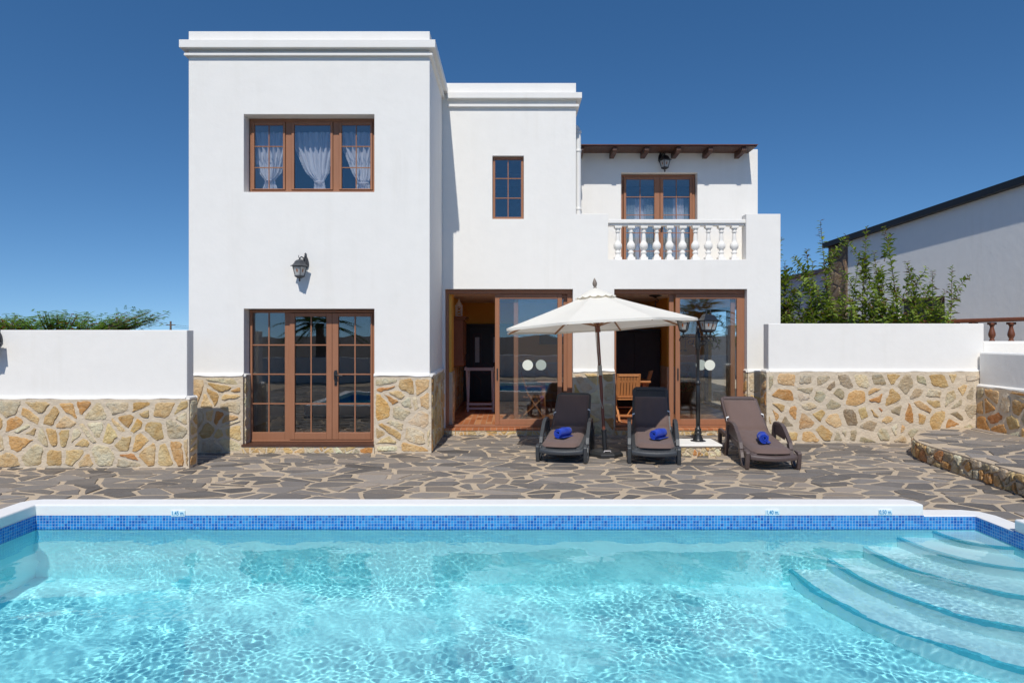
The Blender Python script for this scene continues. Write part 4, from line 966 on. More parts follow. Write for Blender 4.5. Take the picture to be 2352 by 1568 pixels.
# ------------------------------------------------------------------ sun loungers (local: x across, y from foot to head, z up)
def lounger(label, mat, loc, rz, ang):
    t = thing('sun_lounger', label, 'sun lounger', loc, rz, 'sun loungers on the patio', world=False)
    HY, HZ, Wd = 1.16, 0.345, 0.30                    # hinge
    rail = lambda y: 0.215 + 0.03 * math.sin(min(1, y / .5) * math.pi / 2) + 0.10 * (max(0, y - .35) / .8) ** 1.2 if y < 1.16 else .345
    m = MB()
    # foot-rounded seat panel with edge roll and slots
    def edge(y): return 0.315 if y > .22 else 0.315 * (1 - .10 * (1 - y / .22) ** 2)
    ys = [0.0, .03, .07, .12, .2] + [.28 + i * .088 for i in range(11)]
    for a in (-1, 1):
        vs = []
        for y in ys:
            e_ = edge(y); z = rail(y) - (.02 if y < .02 else 0)
            vs += [(a * e_, y, z - .075), (a * e_, y, z), (a * (e_ - .015), y, z + .012), (a * (e_ - .07), y, z + .010), (a * (e_ - .075), y, z - .03)]
        m.add(vs, [(i * 5 + k, i * 5 + k + 1, i * 5 + k + 6, i * 5 + k + 5) for i in range(len(ys) - 1) for k in range(4)] + [(i * 5 + 4, i * 5, i * 5 + 5, i * 5 + 9) for i in range(len(ys) - 1)] + [(0, 1, 2, 3, 4)], 0, (1, 1, 1), False)
    n = 15; vs = []
    for i in range(n):
        x = -.315 + .63 * i / (n - 1); bow = -.055 * (1 - (x / .315) ** 2); z = rail(0) - .008 - .016 * (1 - (x / .315) ** 2)
        vs += [(x, bow, z - .055), (x, bow - .008, z - .03), (x, bow, z), (x, bow + .03, z + .012), (x, bow + .11, z + .02), (x, bow + .11, z - .04)]
    m.add(vs, [(i * 6 + k, i * 6 + k + 1, i * 6 + k + 7, i * 6 + k + 6) for i in range(n - 1) for k in range(5)] + [tuple(range(6)), tuple((n - 1) * 6 + k for k in range(5, -1, -1))], 0, (1, 1, 1), True)
    for i in range(11): y = .10 + i * .098; m.box(-.245, .245, y, y + .072, rail(y) - .022, rail(y) + .002)
    m.build('seat', mat, t, bevel=0.006, fixn=True)
    # backrest
    ca, sa = math.cos(ang), math.sin(ang); f = lambda x, s, d: Vector((x, HY + ca * s - sa * d, HZ + sa * s + ca * d)); m = MB(); LB = .80
    wB = lambda s: .300 - .020 * (s / LB)
    outl = [(-wB(0), 0), (wB(0), 0), (wB(LB - .06), LB - .06), (wB(LB) - .012, LB - .02), (wB(LB) - .05, LB), (-wB(LB) + .05, LB), (-wB(LB) + .012, LB - .02), (-wB(LB - .06), LB - .06)]
    m.extrude(outl, lambda u, v, d: f(u, v, d), -.018, .0)
    for a in (-1, 1):
        m.extrude([(a * (wB(0) + .003), 0), (a * (wB(LB - .06) + .003), LB - .06), (a * (wB(LB - .06) - .045), LB - .06), (a * (wB(0) - .045), 0)], lambda u, v, d: f(u, v, d), -.04, .016)
    m.extrude([(-.235, LB - .065), (.235, LB - .065), (.24, LB - .004), (-.24, LB - .004)], lambda u, v, d: f(u, v, d), -.03, .014)
    for r_ in range(3):
        for i in range(26): x = -.215 + i * .0172 + (.0086 if r_ % 2 else 0); m.extrude([(x - .006, LB - .135 + r_ * .02), (x, LB - .143 + r_ * .02), (x + .006, LB - .135 + r_ * .02), (x, LB - .127 + r_ * .02)], lambda u, v, d: f(u, v, d), .0, .004)
    m.build('backrest', mat, t, bevel=0.005, fixn=True)
    m = MB()
    for a in (-1, 1): m.beam(f(a * .2, .42, -.03), (a * .2, HY + .42, .24), .035, .022); 
    m.beam((-.29, HY + .42, .24), (.29, HY + .42, .24), .03, .03); m.build('prop', mat, t)
    for a in (-1, 1):
        X0 = a * .318; X1 = a * .372
        ex = lambda u, v, d: (d, u, v)
        m = MB()                                     # looped front leg: up from the foot end, down to the ground and back up to the arm
        m.extrude([(.0, .235), (.02, .255), (.16, .262), (.17, .235), (.07, .215), (.065, .12), (.10, .045), (.17, .035), (.22, .06), (.30, .20), (.40, .30), (.47, .30), (.36, .16), (.26, .025), (.19, .0), (.07, .0), (.035, .02), (.015, .10)], ex, X0, X1)
        m.build('front_leg', mat, t, bevel=0.010, fixn=True)
        m = MB()                                     # arm rising from the front leg, over and down to the rear leg
        m.extrude([(.36, .20), (.40, .30), (.54, .40), (.66, .475), (.74, .505), (.93, .505), (.985, .49), (1.02, .45), (1.06, .25), (1.16, .0), (1.23, .0), (1.235, .03), (1.12, .30), (1.08, .48), (1.02, .535), (.95, .555), (.73, .553), (.64, .525), (.50, .435), (.36, .33), (.32, .24)], ex, X0, X1)
        m.extrude([(.66, .47), (.74, .503), (.93, .503), (.99, .47), (1.03, .36), (.60, .33), (.56, .39)], ex, X0 + a * .018, X0 + a * .03)
        m.build('armrest', mat, t, bevel=0.010, fixn=True)
        m = MB(); m.extrude([(1.22, .33), (1.60, .36), (1.66, .35), (1.68, .31), (1.72, .0), (1.65, .0), (1.60, .27), (1.57, .30), (1.22, .27)], ex, X0 - a * .03, X1 - a * .03); m.build('rear_leg', mat, t, bevel=0.010, fixn=True)
    return t, f, rail
def cushion(label, loc, rz, ang, sBack, foot, slide):
    t = MB(); HY, HZ = 1.16, .345; ca, sa = math.cos(ang), math.sin(ang)
    rail = lambda y: 0.215 + 0.03 * math.sin(min(1, y / .5) * math.pi / 2) + 0.10 * (max(0, y - .35) / .8) ** 1.2
    LS = HY - .03 - foot; LT = LS + sBack; T = .055; nu, nv = 20, 44; rng = random.Random(int(loc[0] * 100))
    ph = [rng.uniform(0, 6) for _ in range(6)]
    def mid(s):                                      # centre line: (y, z, ny, nz)
        y = foot + s
        if s < LS: z = rail(y) + .012; return y, z, 0.0, 1.0
        b = s - LS; k = min(1, b / .06); a = ang * k
        return HY - .03 + ca * b, HZ + .012 + sa * b, -math.sin(a), math.cos(a)
    top = []; wd = lambda s: .275 * min(1, (.80 + .20 * min(1, s / .10))) * (1 - .07 * max(0, (s - LS) / sBack))
    def shp(u, v, side):
        s = v * LT; y, z, ny, nz = mid(s); x = (u - .5) * 2
        e_ = max(0, 1 - abs(x) ** 6) ** .5 * max(0, 1 - abs(2 * v - 1) ** 26) ** .5
        th = T * (.10 + .90 * e_) * (1 - .35 * math.exp(-((s - LS) / .05) ** 2))
        wr = .006 * math.sin(9 * x + ph[0] + 7 * v) * math.sin(15 * v + ph[1]) + .006 * math.exp(-((s - LS - .06) / .10) ** 2) * math.sin(90 * s + ph[2] + 2 * x)
        h = (th + wr * e_) if side else .0
        bow = -.03 * (1 - x * x) * max(0, 1 - s / .15)
        return (x * wd(s) + slide * (1 - v), y + ny * h + bow, z + nz * h)
    t.grid(lambda u, v: shp(u, v, 1), nu, nv); t.grid(lambda u, v: shp(1 - u, v, 0), nu, nv)
    vs = []; fs = []
    ring = [(0, j / nv) for j in range(nv + 1)] + [(i / nu, 1) for i in range(1, nu + 1)] + [(1, 1 - j / nv) for j in range(1, nv + 1)] + [(1 - i / nu, 0) for i in range(1, nu)]
    for u, v in ring: vs += [shp(u, v, 1), shp(u, v, 0)]
    N = len(ring); t.add(vs, [(2 * i, 2 * ((i + 1) % N), 2 * ((i + 1) % N) + 1, 2 * i + 1) for i in range(N)], 0, (1, 1, 1), True)
    o = t.build('lounger_cushion', M_TAUPE, None, fixn=True); o.location = loc; o.rotation_euler = (0, 0, rz)
    tag(o, label, 'cushion', 'lounger cushions')
    g = MB()
    for a in (-1, 1):
        y, z, ny, nz = mid(LS + sBack * (.42 if a < 0 else .52)); x = a * .275
        g.beam((x - a * .02, y - .01, z + .03), (x + a * .018, y - .012, z + .015), .022, .004, (0, ny, nz)); g.beam((x + a * .016, y - .012, z + .016), (x + a * .02, y - .02, z - .03), .02, .004, (1, 0, 0))
    g.build('tie', M_TAG, o)
    return o
def towel(label, loc, rz, tilt=0.0):
    m = MB(); Lh = .155; r0 = .068; n = 64; turns = 2.5
    def sp(k): a = turns * 2 * math.pi * k; r = .010 + (r0 - .010) * k ** .9; return (r * math.cos(a + 1.9), r * math.sin(a + 1.9))
    pts = [sp(i / n) for i in range(n + 1)]; e_ = pts[-1]
    vs = []; fs = []; th = .0085
    outl = []
    for i, (x, z) in enumerate(pts):
        a = pts[max(0, i - 1)]; b = pts[min(n, i + 1)]; dx, dz = b[0] - a[0], b[1] - a[1]; L = math.hypot(dx, dz) or 1; outl.append((x, z, -dz / L * th, dx / L * th))
    rng = random.Random(len(label)); NS = 14
    for j in range(NS + 1):
        y = -Lh + 2 * Lh * j / NS; w_ = 1 + .04 * math.sin(y * 20 + rng.random()) - .03 * abs(y / Lh) ** 4; kx = .002 * math.sin(y * 14)
        for x, z, nx, nz in outl: vs += [(x * w_ + nx + kx, y + .006 * math.sin(x * 60), z * w_ + nz), (x * w_ - nx + kx, y + .006 * math.sin(x * 60), z * w_ - nz)]
    S = 2 * (n + 1)
    for j in range(NS):
        for i in range(n):
            a = j * S + 2 * i; fs += [(a, a + 2, a + S + 2, a + S), (a + 1, a + S + 1, a + S + 3, a + 3)]
        fs += [(j * S + 2 * n, j * S + 2 * n + 1, j * S + S + 2 * n + 1, j * S + S + 2 * n)]
    for i in range(n): fs += [(2 * i, 2 * i + 1, 2 * i + 3, 2 * i + 2), (NS * S + 2 * i, NS * S + 2 * i + 2, NS * S + 2 * i + 3, NS * S + 2 * i + 1)]
    m.add(vs, fs, 0, (1, 1, 1), True)
    def flap(u, v): return (.0 + .085 * u, (v - .5) * 2 * Lh * .96, -r0 - .004 + .010 * u * u)
    m.grid(flap, 6, 8); m.grid(lambda u, v: tuple(Vector(flap(1 - u, v)) + Vector((0, 0, .010))), 6, 8)
    m.grid(lambda u, v: tuple(Vector(flap(1, 1 - v)) + Vector((0, 0, .010 * u))), 1, 8)
    for y in (-.02, .02): m.tube([((r0 + .007) * math.cos(a) * 1.0, y, (r0 + .007) * math.sin(a)) for a in [i / 14 * math.pi for i in range(15)]], .0025, 5)
    o = m.build('rolled_towel', M_BLUE, None); o.location = loc; o.rotation_euler = (tilt, 0, rz); tag(o, label, 'towel', 'rolled blue towels'); return o
def on(loc, rz, x, y, z): return tuple(Vector(loc) + Matrix.Rotation(rz, 3, 'Z') @ Vector((x, y, z)))
for lab, mat, loc, rz, ang, sb, foot, slide, tx, ty, tr_ in (
    ('charcoal plastic sun lounger left of the parasol pole', M_GREYPL, (0.700, 9.76, 0), R(-11.5), R(40.5), .74, .05, -.03, -.02, .42, -36),
    ('charcoal plastic sun lounger with upright back between the parasol and the lamp post', M_GREYPL, (2.005, 9.62, 0), R(-9.5), R(53), .60, .09, .02, .08, .43, -40),
    ('brown plastic sun lounger at the right end of the row', M_BROWNPL, (3.56, 9.27, 0), R(-3), R(38.5), .70, .02, .0, -.02, .42, -12)):
    t, f, rail = lounger(lab, mat, loc, rz, ang)
    nm = {0: 'left', 1: 'mid'}
    cushion('taupe cushion on the ' + ('brown lounger' if mat is M_BROWNPL else 'charcoal lounger left of the parasol pole' if loc[0] < 1 else 'charcoal lounger beside the lamp post'), loc, rz, ang, sb, foot, slide)
    towel('rolled blue towel on the ' + ('brown lounger' if mat is M_BROWNPL else 'charcoal lounger left of the parasol pole' if loc[0] < 1 else 'charcoal lounger beside the lamp post'),
          on(loc, rz, tx, ty, rail(ty) + .012 + .055 + .078), R(tr_))

# ------------------------------------------------------------------ inside: furniture seen through the doors
FZ = 0.147
def folding_chair(label, loc, rz):
    t = thing('folding_chair', label, 'chair', loc, rz, 'slatted folding chairs', world=False)
    # local: +y is the way the sitter faces; back slats at -y
    for a in (-.215, .215):
        m = MB(); m.beam((a, .24, 0), (a, -.10, .50), .022, .04, (1, 0, 0)); m.beam((a, -.10, .50), (a, -.235, .93), .022, .04, (1, 0, 0)); m.build('back_post', M_TEAK, t)
        m = MB(); b = a * .86; m.beam((b, -.26, 0), (b, .22, .44), .022, .04, (1, 0, 0)); m.build('crossing_leg', M_TEAK, t)
        m = MB(); m.beam((a * 1.12, -.16, .66), (a * 1.12, .20, .66), .045, .022); m.build('arm', M_TEAK, t)
    m = MB()
    for i in range(7): x = -.18 + i * .06; m.beam((x, -.11, .485), (x * .98, -.225, .91), .048, .014, (0, 1, .3))
    m.beam((-.225, -.225, .91), (.225, -.225, .91), .02, .05); m.beam((-.2, -.105, .485), (.2, -.105, .485), .02, .04); m.build('backrest', M_TEAK, t)
    m = MB()
    for i in range(7): y = -.20 + i * .065; m.box(-.205, .205, y, y + .05, .425, .442)
    m.build('seat', M_TEAK, t)
    m = MB()
    for z in (.12, .26): m.beam((-.2, -.26 + z * 1.09, z), (.2, -.26 + z * 1.09, z), .03, .02)
    m.build('rung', M_TEAK, t); return t
c0 = folding_chair('slatted folding chair seen side-on through the left sliding door', (0.42, 14.0, FZ), R(-90))
dup(c0, 'slatted folding chair seen from behind in the right doorway', (2.27, 13.55, FZ), R(2))
dup(c0, 'slatted folding chair turned sideways at the right end of the table', (2.72, 14.5, FZ), R(70))
t = thing('dining_table', 'long dark wooden dining table behind the pier between the sliding doors', 'table', (1.75, 14.45, FZ))
m = MB(); m.box(.52, 2.85, 14.0, 14.95, .86, .90); m.build('tabletop', M_TEAK, t, bevel=0.008)
for x in (.62, 2.70):
    for y in (14.1, 14.8): m = MB(); m.box(x, x + .07, y, y + .07, FZ, .86); m.build('leg', M_TEAK, t)
# white folding stand
t = thing('tray_stand', 'whitewashed folding stand with a tray top by the front door', 'stand', (-.72, 15.3, FZ))
m = MB(); m.box(-1.02, -.42, 15.08, 15.48, 1.06, 1.085); frame_box(m, -1.03, -.41, 1.055, 1.12, .02, 15.06, 15.08); 
for i in range(4): m.box(-1.03 if i < 2 else -1.03, -.41, 15.1 + i * .11, 15.13 + i * .11, 1.085, 1.10)
m.box(-1.05, -1.025, 15.05, 15.5, 1.06, 1.125); m.box(-.415, -.39, 15.05, 15.5, 1.06, 1.125); m.build('tray', M_WHITEWASH, t)
for x in (-1.0, -.44):
    m = MB(); m.beam((x, 15.12, 1.06), (x + .0, 15.5, FZ), .04, .03); m.build('leg', M_WHITEWASH, t); m = MB(); m.beam((x + .03, 15.46, 1.06), (x + .03, 15.05, FZ), .04, .03); m.build('leg', M_WHITEWASH, t)
m = MB(); m.box(-1.0, -.44, 15.06, 15.10, .30, .34); m.box(-1.0, -.44, 15.03, 15.07, .20, .245); m.box(-1.0, -.44, 15.42, 15.46, .25, .29); m.build('stretcher', M_WHITEWASH, t)
# wall cabinet with scrolled front, moorish lantern above
t = thing('wall_cabinet', 'reddish pine wall cabinet hung left of the front door', 'cabinet', (-1.15, 14.75, 1.25))
m = MB(); m.box(-1.265, -1.03, 14.4, 15.1, 1.30, 2.16); m.build('carcass', M_CABINET, t, bevel=0.006)
m = MB(); m.box(-1.265, -.99, 14.36, 15.14, 2.16, 2.20); m.box(-1.265, -.96, 14.33, 15.17, 2.20, 2.235); m.build('crown_moulding', M_CABINET, t, bevel=0.008)
m = MB(); m.extrude([(14.41, 1.30), (15.09, 1.30), (15.09, 1.20), (14.98, 1.17), (14.9, 1.22), (14.75, 1.25), (14.6, 1.22), (14.52, 1.17), (14.41, 1.20)], lambda u, v, d: (d, u, v), -1.265, -1.02); m.build('apron', M_CABINET, t, fixn=True)
for i in range(2): m = MB(); m.box(-1.028, -1.008, 14.43 + i * .33, 14.74 + i * .33, 1.42, 2.12); m.build('cabinet_door', M_CABINET, t, bevel=0.012)
t = thing('pierced_lantern', 'small white pierced lantern standing on the wall cabinet', 'lantern', (-1.12, 14.6, 2.235))
m = MB(); lx, ly = -1.13, 14.55; m.box(lx - .07, lx + .07, ly - .07, ly + .07, 2.236, 2.255)
for a in (-1, 1):
    for b in (-1, 1): m.beam((lx + a * .06, ly + b * .06, 2.25), (lx + a * .06, ly + b * .06, 2.46), .02, .02)
for z in (2.30, 2.36, 2.42):
    for a in (-1, 1): m.beam((lx - .06, ly + a * .06, z - .03), (lx + .06, ly + a * .06, z + .03), .012, .012); m.beam((lx + a * .06, ly - .06, z + .03), (lx + a * .06, ly + .06, z - .03), .012, .012); m.beam((lx + .06, ly + a * .06, z - .03), (lx - .06, ly + a * .06, z + .03), .012, .012)
m.box(lx - .075, lx + .075, ly - .075, ly + .075, 2.45, 2.47); m.build('pierced_body', M_PVC, t); m = MB(); m.lathe([(.07, 2.47), (.05, 2.52), (.02, 2.57), (.015, 2.60), (.003, 2.62)], (lx, ly, 0), 12); m.build('dome', M_PVC, t)
# picture, charcoal box, hook rail, hanging lamp, flower pots
t = thing('framed_picture', 'dark framed picture on the ochre back wall behind the left sliding door', 'picture', (.98, RB - .02, 1.8))
m = MB(); frame_box(m, .70, 1.86, 1.60, 2.24, .05, RB - .05, RB - .004); m.build('picture_frame', M_BLKPLASTIC, t)
m = MB(); m.box(.75, 1.81, RB - .03, RB - .012, 1.65, 2.19); m.build('print', M_CHARCOAL, t); m = MB(); m.box(.95, 1.05, RB - .034, RB - .031, 1.9, 2.19); m.box(1.2, 1.42, RB - .034, RB - .031, 1.9, 2.19); m.build('painted_reflection', M_PALEGLASS, t)  # pale rectangles painted as window reflections over the print
t = thing('charcoal_box', 'tall matt charcoal box in place of a dark grey area behind the dining table', 'charcoal_box', (2.8, 15.9, FZ))
m = MB(); m.box(2.2, 3.39, 15.62, 16.2, FZ, 1.92); m.build('carcass', M_CHARCOAL, t, bevel=0.01)  # box in place of a dark grey area of unknown kind
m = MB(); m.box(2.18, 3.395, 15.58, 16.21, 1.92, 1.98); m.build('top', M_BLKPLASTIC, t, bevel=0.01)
for i in range(2): m = MB(); m.box(2.215 + i * .585, 2.79 + i * .585, 15.598, 15.618, FZ + .08, 1.90); m.build('charcoal_front', M_CHARCOAL, t, bevel=0.004)
t = thing('utensil_rail', 'iron rail with four hanging ladles on the ochre wall behind the lamp post', 'utensil rail', (4.0, RB, 1.75))
m = MB(); m.tube([(3.95, RB - .03, 1.82), (4.52, RB - .03, 1.82)], .012, 6)
for i in range(5): m.tube([(3.97 + i * .13 + .03 * math.cos(a), RB - .03, 1.84 + .03 * math.sin(a)) for a in [j / 12 * 2 * math.pi for j in range(12)]], .006, 5, closed=True)
m.build('rail', M_BLACK, t)
for i in range(4): m = MB(); x = 4.04 + i * .13; m.tube([(x, RB - .04, 1.80), (x, RB - .04, 1.50)], .008, 6); m.lathe([(.002, -.05), (.035, -.035), (.05, 0), (.045, .0), (.03, -.03)], (x, RB - .06, 1.46), 12); m.build('ladle', M_BLACK, t)
t = thing('hanging_lamp', 'black wrought-iron hanging lamp under the room ceiling', 'hanging lamp', (2.94, 14.0, 2.66))
m = MB(); m.lathe([(.13, 2.655), (.13, 2.635), (.05, 2.62), (.02, 2.60)], (2.94, 14.0, 0), 16); m.build('ceiling_rose', M_BLACK, t)
m = MB(); m.tube([(2.94, 14, 2.60), (2.99, 13.98, 2.57), (3.0, 13.98, 2.53), (2.95, 14, 2.51), (2.93, 14, 2.54), (2.96, 14, 2.56)], .009, 6); m.tube([(2.94, 14, 2.52), (2.94, 14, 2.30)], .007, 6); m.build('chain', M_BLACK, t)
m = MB(); m.lathe([(.01, 2.31), (.05, 2.28), (.11, 2.20), (.115, 2.19), (.085, 2.19), (.07, 2.02), (.02, 1.99)], (2.94, 14, 0), 6, smooth=False); m.build('shade', M_BLACK, t)
rng = random.Random(9)
for k, (x, y, s, lab) in enumerate(((3.55, 16.9, 1.0, 'terracotta pot of red flowers against the stone wall behind the right sliding door'), (4.25, 16.8, .85, 'smaller terracotta pot of red flowers further right behind the sliding door'))):
    t = thing('flower_pot', lab, 'flower pot', (x, y, FZ), 0, 'flower pots inside')
    m = MB(); m.lathe([(.10 * s, FZ), (.15 * s, FZ + .20 * s), (.19 * s, FZ + .30 * s), (.20 * s, FZ + .34 * s), (.17 * s, FZ + .34 * s), (.15 * s, FZ + .28 * s)], (x, y, 0), 18); m.build('pot', M_CLAY, t)
    m = MB()
    for i in range(170):
        d = Vector((rng.gauss(0, .13), rng.gauss(0, .10), abs(rng.gauss(0, .20)))) * s; c = Vector((x, y, FZ + .36 * s)) + d; a = Vector((rng.uniform(-1, 1), rng.uniform(-1, 1), rng.uniform(-.2, 1))).normalized(); b = a.orthogonal().normalized(); r_ = .035
        m.add([c - a * r_, c + b * r_ * .5, c + a * r_, c - b * r_ * .5], [(0, 1, 2, 3)], 0, (.05, .14, .03) if rng.random() < .72 else (.55, .06, .08))
    m.build('foliage', M_LEAF, t)

# ------------------------------------------------------------------ curtains
def curtain(label, cx_fn, w_fn, z0, z1, y, mat, folds, seed, grp, frill=True, tie=None):
    rng = random.Random(seed); ph = [rng.uniform(0, 6.28) for _ in range(5)]; m = MB(); nu, nv = 72, 40
    def pt(u, v):
        w_ = w_fn(v); x = cx_fn(v) + (u - .5) * w_; d = .030 * math.sin(folds * 2 * math.pi * u + ph[0] + .8 * math.sin(3 * v + ph[1])) * (.35 + .65 * v if tie is None else min(1, .3 + w_ * 1.5)) + .010 * math.sin(folds * 5.3 * u * math.pi + ph[2])
        e_ = min(u, 1 - u)
        if frill and e_ < .035: x += (u - .5) * .05 ; d += .016 * math.sin(v * 110 + ph[3])
        return (x, y + d, z1 + (z0 - z1) * v)
    m.grid(pt, nu, nv); o = m.build('curtain', mat, None); tag(o, label, 'curtain', grp)
    if tie is not None:
        k = MB(); w_ = w_fn(tie); zz = z1 + (z0 - z1) * tie; k.tube([(cx_fn(tie) + (w_ / 2 + .008) * math.cos(a), y + .045 * math.sin(a), zz) for a in [i / 16 * 2 * math.pi for i in range(16)]], .012, 6, closed=True); k.build('tie_band', M_LACE, o)
    return o
kc = 11.02 / F; cxw = lambda p: (p - CX) * kc; czw = lambda p: EYE + (CY - p) * kc
zt, zb = czw(304), czw(437)
def lerp(tab):
    def f(v):
        for (a, x), (b, y) in zip(tab, tab[1:]):
            if v <= b: return x + (y - x) * (v - a) / (b - a)
        return tab[-1][1]
    return f
px_ = lambda tab: lerp([(v, p * kc) for v, p in tab]); pc_ = lambda tab: lerp([(v, cxw(p)) for v, p in tab])
curtain('white frilled curtain tied low behind the left pane of the tower window', pc_([(0, 620), (.35, 621), (.83, 619), (1, 619)]), px_([(0, 82), (.3, 68), (.5, 60), (.7, 44), (.83, 15), (1, 31)]), zb, zt, 11.03, M_LACE, 6, 1, 'curtains in the tower window', True, .83)
curtain('white frilled curtain gathered behind the wide middle pane of the tower window', pc_([(0, 722), (.3, 722), (.6, 726), (.84, 733), (1, 734)]), px_([(0, 94), (.25, 86), (.5, 64), (.7, 46), (.84, 16), (1, 22)]), zb, zt, 11.03, M_LACE, 7, 2, 'curtains in the tower window', True, .86)
curtain('white frilled curtain gathered behind the right pane of the tower window', pc_([(0, 829), (.3, 828), (.6, 831), (.84, 834), (1, 833)]), px_([(0, 90), (.25, 80), (.5, 58), (.7, 42), (.86, 20), (1, 32)]), zb, zt, 11.03, M_LACE, 6, 3, 'curtains in the tower window', True, .88)
kb = 14.05 / F; cxb = lambda p: (p - CX) * kb; czb = lambda p: EYE + (CY - p) * kb
for (a, b, mat, sd, lab) in ((1434, 1458, M_GINGHAM, 4, 'gingham curtain at the left edge of the balcony door'), (1457, 1484, M_LACE, 5, 'pale net curtain between the gingham ones in the left balcony door leaf'), (1480, 1507, M_GINGHAM, 6, 'gingham curtain beside the meeting stiles in the left balcony door leaf'),
                             (1522, 1546, M_GINGHAM, 7, 'gingham curtain on the left side of the right balcony door leaf'), (1545, 1570, M_LACE, 8, 'pale net curtain in the middle of the right balcony door leaf'), (1568, 1592, M_GINGHAM, 9, 'gingham curtain at the right edge of the balcony door')):
    curtain(lab, (lambda v, c=(a + b) / 2: cxb(c)), (lambda v, w_=(b - a): w_ * kb), 3.2, czb(456), 14.06 + .03 * (sd % 2), mat, 3.5, sd, 'curtains in the balcony door', False)
# ------------------------------------------------------------------ neighbouring house beyond the right wall
nb = thing('neighbour_house', 'grey-shaded white house with a sloping black roof edge beyond the right garden wall', 'house', (11, 20, 0))
XN = 11.0
def skew(o):                                          # wall turned towards the sun to brighten it: steps out as it comes nearer
    for v in o.data.vertices: v.co.x += 0.15 * (23.6 - v.co.y)
m = MB(); ze = lambda y: 4.86 + (23.6 - y) * 0.070
vs = [(XN, 23.6, -.3), (XN, 6.0, -.3), (XN, 6.0, ze(6)), (XN, 23.6, ze(23.6))]
wy0, wy1, wz0, wz1 = 18.55, 20.3, 1.6, 2.9
m.wall([6.0, wy0, wy1, 23.6], [-.3, wz0, wz1, 4.86], lambda x, z: not (wy0 < x < wy1 and wz0 < z < wz1), 0, .3, fn=lambda x, y, z: (XN + y, x, z if z < 4.5 else ze(x)))
skew(m.build('side_wall', M_OLDPLASTER, nb))
m = MB(); m.extrude([(6.0, ze(6)), (23.75, ze(23.75)), (23.75, ze(23.75) + .17), (6.0, ze(6) + .17)], lambda u, v, d: (d, u, v), XN - .19, XN + .6); skew(m.build('roof_edge', M_BLACKROOF, nb, fixn=True))
m = MB(); m.box(XN + .31, XN + 9, 6.0, 23.6, 4.5, 4.7); m.box(XN + .31, XN + 9, 23.3, 23.6, -.3, 4.49); skew(m.build('roof', M_OLDPLASTER, nb))
m = MB(); m.box(XN - .05, XN - .004, 22.65, 23.62, -.3, ze(23.2) - .02, 1); panel(m, lambda u, v, d: (XN - .05 - d, u, v), 22.65, 23.62, .5, ze(23.2) - .05, .42, 101, pal=[(.16, .12, .09), (.22, .16, .11), (.12, .095, .08), (.26, .20, .14)], palw=[3, 3, 2, 1], joint=.02); skew(m.build('stone_quoin', [M_STONE, M_BARK], nb))
m = MB(); m.box(XN + .16, XN + .20, wy0, wy1, wz0, wz1); wf_ = m.build('window', M_CHARCOAL, nb); skew(wf_); m = MB(); m.box(XN + .10, XN + .16, wy0, wy0 + .08, wz0, wz1); m.box(XN + .10, XN + .16, wy0 + .08, wy1, wz1 - .08, wz1); skew(m.build('frame', M_WOOD_D, wf_))
m = MB(); m.box(XN + .002, XN + 8, 23.65, 33, -.3, 4.02); m.build('lower_wing', M_PINK, nb); m = MB(); m.box(XN - .12, XN + 8.2, 23.64, 33.2, 4.03, 4.16); m.build('wing_roof', M_CLAY, nb)
m = MB(); m.box(XN - .03, XN + .0, 24.6, 27.0, 1.4, 2.35); m.build('window', M_CHARCOAL, nb)
# brown balustrade on the neighbour's terrace
t = thing('terrace_balustrade', 'brown glazed balustrade with bulging balusters beyond the right garden wall', 'balustrade', (9.6, 14, 1.7))
A = Vector((10.95, 13.2, 0)); B = Vector((8.35, 16.1, 0)); zr0, zr1 = 2.20, 2.10; d = (B - A)
m = MB(); m.beam(A + Vector((0, 0, zr0)) - d * .25, B + Vector((0, 0, zr1)) , .14, .085); m.build('handrail', M_CLAY, t, bevel=.02)
m = MB(); m.beam(A + Vector((0, 0, 1.60)) - d * .25, B + Vector((0, 0, 1.60)), .2, .2); m.build('plinth', M_OLDPLASTER, t)
for i in range(-3, 12):
    p = A + d * (i * .085 + .02)
    if i * .085 > .96: continue
    m = MB(); m.lathe([(.052, 1.70), (.055, 1.73), (.036, 1.75), (.045, 1.78), (.066, 1.83), (.066, 1.87), (.05, 1.93), (.036, 1.99), (.036, 2.02), (.055, 2.05), (.06, 2.08)], (p.x, p.y, 0), 12); m.box(p.x - .06, p.x + .06, p.y - .06, p.y + .06, 2.055, 2.10); m.build('baluster', M_CLAY, t)
m = MB(); m.extrude([(8.16, 11.9), (12.6, 11.9), (12.6, 30), (8.16, 30)], lambda u, v, d: (u, v, d), -.12, -.36); m.extrude([(9.52, 3), (12.8, 3), (12.8, 11.6), (9.52, 11.6)], lambda u, v, d: (u, v, d), -.12, -.36)  # pale ground added to bounce sunlight onto the neighbour's wall
tag(m.build('bounce_ground', M_GROUT), 'pale sandy ground added to bounce sunlight onto the neighbouring house', 'bounce_ground', None, 'structure')
